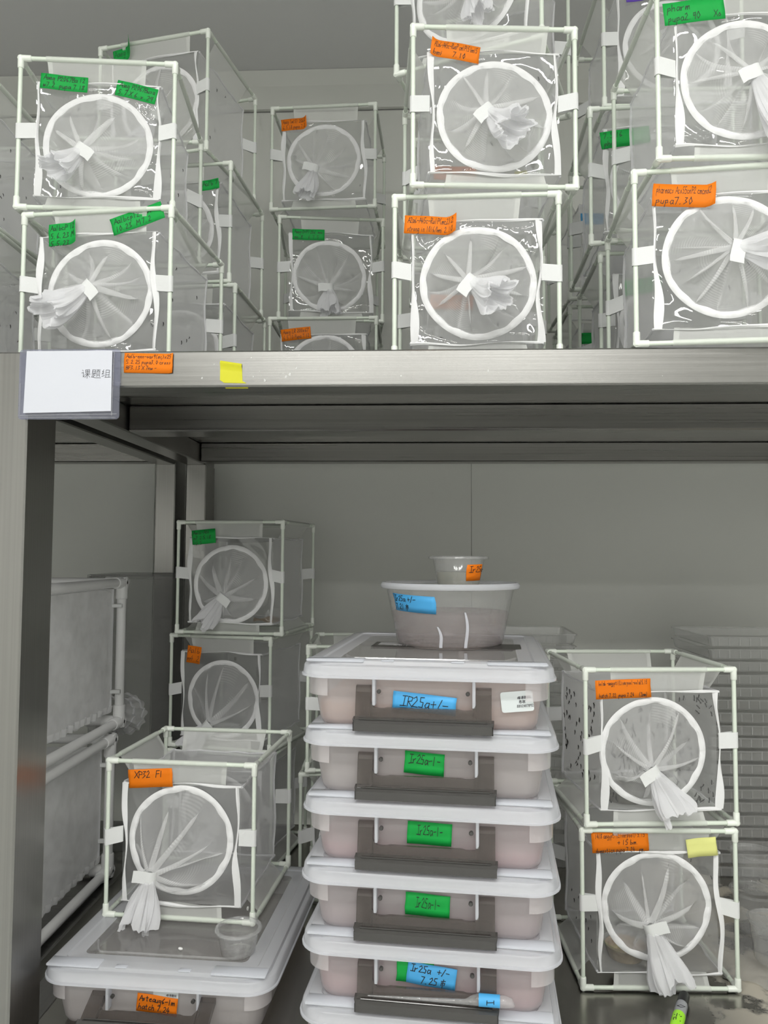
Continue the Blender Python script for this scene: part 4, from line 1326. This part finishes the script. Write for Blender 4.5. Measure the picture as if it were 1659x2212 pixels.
# empty clear cup in front of the XP32 cage
c2 = thing('clear_cup', 'empty clear cup on the lower left box lid, by the cage corner', 'cup', (-.330, 1.452, LO + PIT + .0007), 0)
MB().lathe([(.029, .0004), (.030, .0), (.0315, .002), (.0365, .036), (.0375, .040), (.042, .0405), (.043, .042), (.0425, .0440), (.038, .0445), (.0365, .042)], 48, (True, False)).obj('cup_wall', 'clear_cup', c2)
MB().lathe([(.0372, .0385), (.0425, .0400), (.0436, .0425), (.0425, .0450), (.0372, .0452)], 48).obj('cup_rim', 'clear_tub', c2)
pel = MB().lathe([(.0003, -.0048), (.0018, -.004), (.0026, -.001), (.0026, .0012), (.0017, .004), (.0003, .0048)], 10, (True, True)).mesh('pellet', 'pellet_white')
for i, (p, r_, lab) in enumerate((((-.438, 1.452, LO + PIT + .0032), (pi / 2, 0, 1.2), 'small white pellet on the lid below the tied sleeve of the XP32 cage'),
                                  ((-.345, 1.60, LO + PIT + .012), (.3, 0, .3), 'small white pellet inside the XP32 cage near its right front corner'))):
    tag(link('pellet', pel, None, p, r_), lab, 'pellet', 'white pellets')

# ------------------------------------------------------------------ pipette and marker
pip = thing('transfer_pipette', 'clear plastic transfer pipette lying on the fifth box handle, blue tape on bulb', 'pipette', (0, 0, 0), 0)
b5 = boxes[1]
M5 = Matrix.Translation((b5.location.x, b5.location.y, b5.location.z)) @ Matrix.Rotation(b5.rotation_euler.z, 4, 'Z')
pz0 = HZ - .0372
PB = lambda x, dz=0: M5 @ Vector((x, .0022, pz0 + dz + .02 * (x + .1) * .05))
xs = [(-.096, .0010), (-.06, .0016), (-.02, .0024), (.030, .0034), (.060, .0040), (.072, .0072), (.080, .0086), (.122, .0088), (.130, .0074), (.134, .004), (.1345, .0012)]
MB().tube([PB(x, r_) for x, r_ in xs], [r_ for x, r_ in xs], 16).obj('pipette_tube', 'lid_clear', pip)
t = MB().tube([PB(.081, .0087), (PB(.1, .0088)), PB(.114, .0088)], .0092, 18, cap=False).obj('tape_label', 'tape_blue', pip)
vs, fs, w = strokes('I', .011, .0011, 0)
MB().add([M5 @ Vector((.0935 + b_, .0022 - .0096, pz0 + .0065 + a_)) for a_, b_ in vs], fs).obj('handwriting', 'ink', t, smooth=False)

pen = thing('marker_pen', 'black-capped grey marker pen with lime green end lying on the lower shelf', 'pen', (.478, 1.470, LO + .0116), R(-26))
pen.scale = (1.6, 1.6, 1.6)
Mp = Matrix.Rotation(-pi / 2, 4, 'X')
MB().lathe([(.0035, .048), (.0050, .046), (.0060, .043), (.0066, .022)], 20, (True, False), M=Mp).obj('pen_cap', 'pen_black', pen)
MB().lathe([(.0062, .0230), (.0066, .021), (.0068, -.002)], 20, M=Mp).obj('pen_barrel', 'pen_grey', pen)
MB().lathe([(.0070, -.002), (.0070, -.065), (.005, -.068)], 20, (False, True), M=Mp).obj('pen_label', 'pen_green', pen)
vs, fs, w = strokes('b4', .011, .0012, 0)
MB().add([(-.0035 + b_ * .7, -.024 + a_, .0072 - (b_ * .7 - .0035) ** 2 * 60) for a_, b_ in vs], fs).obj('pen_print', 'ink', pen, smooth=False)
vs, fs, w = strokes('0', .012, .0008, 0)
MB().add([(-.003 + b_ * .7, .003 + a_, .0069) for a_, b_ in vs], fs).obj('pen_print', 'ink', pen, smooth=False)

# ------------------------------------------------------------------ card and tapes on the front beam
card = thing('card_holder', 'clear plastic holder with white card hung on the shelf corner', 'card holder', (-.700, RY0 - .0015, SH + .003), 0)
CM = Matrix.Identity(4)
cw, chh = .180, .124
ol = rrect(cw, chh, .006, 4, cw / 2, -chh / 2)
MB().loft([[(x, -.0026, z) for x, z in ol], [(x, -.0002, z) for x, z in ol]], (True, True)).obj('clear_sleeve', 'card_sleeve', card, smooth=False)
for pts in ([(.004, -.0028, -chh + .007), (cw - .004, -.0028, -chh + .009)], [(cw - .011, -.0028, -.004), (cw - .013, -.0028, -chh + .006)], [(.003, -.0028, -.06), (.003, -.0028, -chh + .004), (cw - .006, -.0028, -chh + .003)]):
    MB().tube(pts, .0009, 6).obj('sleeve_seam', 'lid_clear', card)
pp = MB().loft([[(x, -.0036, z) for x, z in ((.010, -.113), (.166, -.110), (.166, -.003), (.013, -.003))], [(x, -.0030, z) for x, z in ((.010, -.113), (.166, -.110), (.166, -.003), (.013, -.003))]], (True, True)).obj('card', 'paper', card, smooth=False)
vs, fs, w = strokes('课题组', .0155, .0007, .02, 4, .05)
MB().add([(.112 + a, -.0039, -.052 + b) for a, b in vs], fs).obj('handwriting', 'ink', pp, smooth=False)

tp = tape(None, Matrix.Translation((-.514, RY0 - .0008, SH - .021)) @ Matrix.Rotation(R(1.5), 4, 'Y'), .087, .035, 'tape_orange', ['Aalb-enn-Cas9(eq)x25', '5.2.25 pupa3.0 cross', 'BF3.13 X 7nw -'], 21, th=.0068, ragged=.0006, lw=.0007, curl=('r', .10, .003), margin=.04, wave=.0003)
tag(tp, 'orange tape label with handwriting stuck on the front shelf beam', 'tape')
yt = MB()
yt.grid(lambda u, v: (-.344 + .040 * u - .002 * v * u + (.008 * (1 - v) if v < .2 else 0) , RY0 - .0007 - (.0028 * sin(pi * min(1, max(0, (v - .78) / .22))) if v > .78 else 0) + (.0 if v > .18 else (.18 - v) * .05), SH - .0655 + .0475 * v - .006 * u * v), 8, 12)
yt = tag(yt.obj('tape_strip', 'tape_yellow'), 'blank yellow tape folded over the front shelf beam', 'tape')

# ------------------------------------------------------------------ big white-tube cages on the neighbouring rack


def pvc_cage(label, z0, h, y0, depth, xr, w, sleeve):
    c = thing('large_tube_cage', label, 'cage', (xr - w / 2, y0, z0), 0, 'large tube cages')
    r = .0125
    X = (-w / 2 + r, w / 2 - r)
    Y = (r, depth - r)
    Z = (r, h - r)
    for y in Y:
        for z in Z:
            MB().tube([(X[0], y, z), (X[1], y, z)], r, 12).obj('tube', 'pvc', c)
    for x in X:
        for z in Z:
            MB().tube([(x, Y[0], z), (x, Y[1], z)], r, 12).obj('tube', 'pvc', c)
        for y in Y:
            MB().tube([(x, y, Z[0]), (x, y, Z[1])], r, 12).obj('tube', 'pvc', c)
            for z in Z:
                b = MB()
                for d in ((-1 if x > 0 else 1, 0, 0), (0, 1 if y < depth / 2 else -1, 0), (0, 0, 1 if z < h / 2 else -1)):
                    d = Vector(d)
                    p = Vector((x, y, z))
                    b.tube([p - d * .014, p + d * .042, p + d * .045], [r + .0035, r + .0035, r + .002], 12)
                b.obj('elbow', 'pvc', c)
    q = .030
    n = 13
    ed = lambda u: 4 * u * (1 - u)
    b = MB()
    rnd_ = random.Random(int(z0 * 100))
    p = rnd_.uniform(0, 6)
    for sx in (-1, 1):
        b.grid(lambda u, v: (sx * (w / 2 - q) + .010 * ed(u) * noise2(u * 7, v * 3, p + sx) * ed(v), q + u * (depth - 2 * q) + .012 * ((v - .5) * 2) ** 6 * (1 - 2 * u), q + .012 + v * (h - 2 * q - .012) - .010 * (abs(u - .5) * 2) ** 8 * (v - .5) * 2), n, n)
    for yy in (q, depth - q):
        b.grid(lambda u, v: (-(w / 2 - q) + u * (w - 2 * q), yy + .01 * ed(u) * ed(v) * noise2(u * 5, v * 4, p), q + .012 + v * (h - 2 * q - .012)), n, n)
    b.grid(lambda u, v: (-(w / 2 - q) + u * (w - 2 * q), q + v * (depth - 2 * q), h - q - .012 * ed(u) * ed(v)), n, n)
    b.grid(lambda u, v: (-(w / 2 - q) + u * (w - 2 * q), q + v * (depth - 2 * q), q + .012 + .008 * sin(u * 40) * sin(v * 30)), 30, 30)
    bag = b.obj('net_bag', 'net_heavy', c)
    for sx in (-1, 1):
        for yy in (q, depth - q):
            MB().tube([(sx * (w / 2 - q), yy, q + .02), (sx * (w / 2 - q) - .002, yy + .003, h / 2), (sx * (w / 2 - q), yy, h - q)], .0035, 6).obj('seam_piping', 'net_cotton', bag)
    for zz in (.09, h - .08):    # short ties from bag to the tube
        for yy in (Y[1],):
            MB().cbox((w / 2 - q - .002, depth - q - .004, zz), (w / 2 - .004, depth - q + .006, zz + .010), .001).obj('tie', 'strap_web', c)
    # elastic gathered hem along the bottom of the bag
    b = MB()
    b.grid(lambda u, v: (w / 2 - q + .004 * sin(u * 90) + .003 * v, q + u * (depth - 2 * q), q + .010 + .018 * v + .002 * sin(u * 70)), 110, 3)
    b.obj('gathered_hem', 'net_heavy', bag)
    if sleeve:
        # sleeve with gathered elastic rim hanging from the back panel
        b = MB()
        n = 72
        loops = []
        for k, s in enumerate((0, .15, .35, .55, .75, .9, 1, 1.06)):
            rr = .055 - .012 * sin(pi * s) + .004 * (k % 2)
            cx, cy_, cz = w / 2 - .060 + .030 * s, depth - .02 + .085 * s, .035 - .018 * s
            loops.append([(cx + rr * 1.0 * cos(2 * pi * i / n) * (1 + .05 * sin(14 * 2 * pi * i / n + k)), cy_ + .006 * sin(11 * 2 * pi * i / n + k), cz + rr * .95 * sin(2 * pi * i / n) * (1 + .06 * sin(14 * 2 * pi * i / n))) for i in range(n)])
        b.loft(loops)
        s_ = b.obj('sleeve', 'net_heavy', c)
        b = MB()
        for f_ in (4, 6):
            l = loops[f_]
            b.tube([Vector(l[i % n]) + Vector((0, 0, .002 * (i % 3))) for i in range(0, n + 1, 2)], .0035, 6, cap=False)
        b.obj('elastic_rim', 'net_cotton', s_)
    return c


pvc_cage('upper large cage of thick white tubes behind the left post', LO + .380, .400, 1.55, .54, -.795, .50, True)
pvc_cage('lower large cage of thick white tubes behind the left post', LO + .0045, .364, 1.50, .54, -.797, .50, False)
# smoky translucent crate behind them
bn = thing('grey_crate', 'dim grey translucent crate behind the upper tube cage, before the rack legs', 'crate', (-.835, 2.185, LO + .001), 0)
L = []
for i, z in ((.012, 0), (.008, .004), (.0, .78)):
    L.append([(x, y, z) for x, y in rrect(.235 - 2 * i, .26 - 2 * i, .02, 5, 0, .13)])
MB().loft(L, (True, False)).obj('crate_wall', 'net_grey', bn)
MB().loft([[(x, y, z) for x, y in rrect(.235 + 2 * i, .26 + 2 * i, .02, 5, 0, .13)] for i, z in ((0, .772), (.004, .774), (.004, .784), (0, .785), (-.004, .78))]).obj('crate_rim', 'net_grey', bn)

# ------------------------------------------------------------------ clear tray stacks at the back of the lower shelf
TP = .0335


def tray_mesh(w, d):
    b = MB()
    b.loft([[(x, y, z) for x, y in rrect(w - 2 * i, d - 2 * i, .012, 3, 0, d / 2)] for i, z in ((.014, .001), (.010, .0), (.008, .003), (.004, .024), (.0, .0245), (.0, .028), (.003, .0285))], (True, False))
    # cross ribs along the front wall
    nr = 14
    for k in range(nr):
        x = -w / 2 + .03 + (w - .06) * k / (nr - 1)
        b.box((x - .0012, .0035, .004), (x + .0012, .0075, .024))
    return b.mesh('tray', 'clear_tray', smooth=False)


tray_me = tray_mesh(.42, .30)


def ordn(k):
    return ['first', 'second', 'third', 'fourth', 'fifth', 'sixth', 'seventh', 'eighth', 'ninth', 'tenth', 'eleventh', 'twelfth', 'thirteenth', 'fourteenth', 'fifteenth', 'sixteenth', 'seventeenth', 'eighteenth', 'nineteenth', 'twentieth'][k]


rnd = random.Random(3)
NT = 19
for k in range(NT):
    o = link('clear_tray', tray_me, None, (.985 + rnd.uniform(-.004, .004), 2.11 + rnd.uniform(-.004, .004), LO + .0005 + TP * k), (0, 0, R(rnd.uniform(-1, 1))))
    tag(o, '%s clear ribbed plastic tray from the top of the stack at the right edge' % ordn(NT - 1 - k), 'tray', 'clear trays stacked at the right')
tray2 = tray_mesh(.30, .24)
for k in range(NT):
    o = link('clear_tray', tray2, None, (.290 + rnd.uniform(-.003, .003), 2.14 + rnd.uniform(-.003, .003), LO + .0005 + TP * k), (0, 0, R(rnd.uniform(-1, 1))))
    tag(o, '%s clear tray from the top of the stack behind the box stack' % ordn(NT - 1 - k), 'tray', 'clear trays stacked behind the boxes')

# clear cups on a crumpled plastic bag, right edge of the lower shelf
bag = MB()
n = 40


def bagf(u, v):
    a = 2 * pi * u
    r = v * (1 + .12 * sin(5 * a + 1) + .08 * sin(9 * a) + .05 * sin(17 * a))
    return (.775 + .165 * r * cos(a), 1.720 + .165 * r * sin(a), LO + .0025 + .012 * abs(sin(7 * a + 9 * v) * v * (1 - v * .6)))


bag.grid(bagf, 64, 12, True)
tag(bag.obj('plastic_bag', 'clear_tray'), 'crumpled clear plastic bag spread under the clear cups at the lower right', 'bag')
cupme = MB().lathe([(.036, .0005), (.037, .0), (.039, .003), (.047, .075), (.048, .078), (.052, .0785), (.0525, .082), (.048, .083), (.046, .076)], 32, (True, False)).mesh('clear_cup', 'clear_cup')
for k, (p, ry, lab) in enumerate((((.735, 1.660, LO + .018), 0, 'clear plastic cup standing on the bag nearest the cage at lower right'),
                                  ((.755, 1.800, LO + .018), 0, 'clear plastic cup standing further back on the bag at lower right'),
                                  ((.755, 1.800, LO + .103), 0, 'clear plastic cup stacked on top of the further cup at lower right'))):
    tag(link('clear_cup', cupme, None, p, (0, ry, 0)), lab, 'cup', 'clear cups on the bag')

# ------------------------------------------------------------------ inside the speckled cages: bowls and mosquitoes


def bowl(label, cage_key, lx, ly, r, mat):
    c = CAGES[cage_key]
    p = Matrix.Translation(c.location) @ Matrix.Rotation(c.rotation_euler.z, 4, 'Z') @ Vector((lx, ly, .0195))
    o = thing('egg_bowl', label, 'bowl', p, 0)
    MB().lathe([(r * .7, .0), (r * .74, .001), (r * .95, .030), (r, .034), (r * .98, .0345)], 40, (True, False)).obj('bowl_wall', 'clear_tub', o)
    MB().lathe([(r * .715, .002), (r * .90, .027), (r * .86, .0272), (r * .70, .004)], 40, (True, True)).obj('damp_liner', mat, o)


bowl('bowl with dark damp paper inside the speckled cage, lower left', 'B', -.045, .085, .055, 'damp_paper')
bowl('bowl with pale damp paper inside the lower right cage', 'C', -.045, .075, .045, 'egg_strip')
c = CAGES['D']
p = Matrix.Translation(c.location) @ Matrix.Rotation(c.rotation_euler.z, 4, 'Z') @ Vector((.085, .06, .026))
es = MB()
es.grid(lambda u, v: (-.035 + .07 * u, .03 * v, .004 * sin(u * 7 + v * 3)), 10, 5)
es = es.obj('egg_paper', 'egg_strip')
es.location = p
es.rotation_euler = (R(20), 0, R(10))
tag(es, 'brown stained paper strip inside the top cage before the back left leg', 'paper strip')

mb = MB()
mb.tube([(0, 0, .0032), (0, -.0004, .0018), (0, -.0006, .0004), (0, 0, -.0036)], [.0004, .0008, .0007, .0003], 6)
mb.add([(0, 0, .0010), (.0010, .0002, -.0032), (.0004, .0003, -.0036)], [(0, 1, 2)])
mb.add([(0, 0, .0010), (-.0010, .0002, -.0032), (-.0004, .0003, -.0036)], [(0, 2, 1)])
for s in (-1, 1):
    for k in range(3):
        z = .0016 - k * .0008
        mb.add([(0, -.0006, z), (s * .0022, -.0014, z + .0012 - k * .001), (s * .0024, 0.0002, z + .0016 - k * .0026), (s * .0020, -.0012, z + .0010 - k * .001)], [(0, 1, 2, 3)])
mos = mb.mesh('mosquito', 'mosquito_black', smooth=False)
rnd = random.Random(11)


def mosquitoes(key, n, where, label, group, scale=(.9, 1.25)):
    c = CAGES[key]
    Mx = Matrix.Translation(c.location) @ Matrix.Rotation(c.rotation_euler.z, 4, 'Z')
    k = 0
    while k < n:
        face = rnd.choice(where)
        if face == 'film':
            x, z = rnd.uniform(BX0 + .012, BX1 - .012), rnd.uniform(BZ0 + .01, BZ1 - .012)
            if (x - .0) ** 2 + (z - .138) ** 2 < (RING_R + .008) ** 2:
                continue
            if x < -.005 and z > .205:
                continue
            p, rz = Vector((x, BY0 + .005, z)), 0
        elif face == 'back':
            p, rz = Vector((rnd.uniform(BX0 + .02, BX1 - .02), BY1 - .006, rnd.uniform(BZ0 + .02, BZ1 - .02))), 0
        elif face == 'left':
            p, rz = Vector((BX0 - .003, rnd.uniform(BY0 + .02, BY1 - .02), rnd.uniform(BZ0 + .02, BZ1 - .03))), pi / 2
        elif face == 'right':
            p, rz = Vector((BX1 + .003, rnd.uniform(BY0 + .02, BY1 - .02), rnd.uniform(BZ0 + .02, BZ1 - .03))), pi / 2
        else:   # resting on the sleeve's inside
            a, r = rnd.uniform(0, 2 * pi), RING_R * sqrt(rnd.uniform(.1, .85))
            p, rz = Vector((r * cos(a), BY0 + .006, .138 + r * sin(a))), 0
        o = link('mosquito', mos, None)
        s = rnd.uniform(*scale)
        o.matrix_world = Mx @ Matrix.Translation(p) @ Matrix.Rotation(rz, 4, 'Z') @ Matrix.Rotation(rnd.gauss(0, .45), 4, 'Y') @ Matrix.Scale(s, 4)
        tag(o, label, 'mosquito', group)
        k += 1


mosquitoes('B', 180, ['film', 'film', 'film', 'film', 'sleeve', 'sleeve', 'left'], 'tiny dark mosquito resting inside the heavily speckled cage right of the boxes', 'mosquitoes in the speckled cage', (1.35, 1.8))
mosquitoes('C', 24, ['film', 'film', 'sleeve', 'left'], 'tiny dark mosquito inside the lower cage right of the boxes', 'mosquitoes in the lower right cage')
mosquitoes('F', 12, ['sleeve', 'film', 'right'], 'tiny dark mosquito inside the front left upper cage', 'mosquitoes in the front left upper cage')
mosquitoes('G', 12, ['sleeve', 'film', 'right', 'right'], 'tiny dark mosquito inside the front left lower cage', 'mosquitoes in the front left lower cage')
mosquitoes('K', 10, ['sleeve', 'film'], 'tiny dark mosquito inside the middle cage right of centre', 'mosquitoes in the middle cage')
mosquitoes('L', 6, ['sleeve', 'film'], 'tiny dark mosquito inside the bottom cage right of centre', 'mosquitoes in the bottom cage')
mosquitoes('H', 10, ['right', 'back'], 'tiny dark mosquito inside the highest cage at upper left', 'mosquitoes in the highest cage')
mosquitoes('I', 6, ['sleeve', 'back'], 'tiny dark mosquito inside the top cage of the dim middle stack', 'mosquitoes in the dim top cage')
mosquitoes('J', 6, ['sleeve', 'film'], 'tiny dark mosquito inside the second cage of the dim middle stack', 'mosquitoes in the dim second cage')
mosquitoes('M', 6, ['sleeve', 'film'], 'tiny dark mosquito inside the lower cage at the right edge', 'mosquitoes in the right edge cage')
mosquitoes('V2', 8, ['right'], 'tiny dark mosquito on the net of the upper cage at the left picture edge', 'mosquitoes at the left edge')
mosquitoes('V1', 6, ['right'], 'tiny dark mosquito on the net of the lower cage at the left picture edge', 'mosquitoes at the lower left edge')
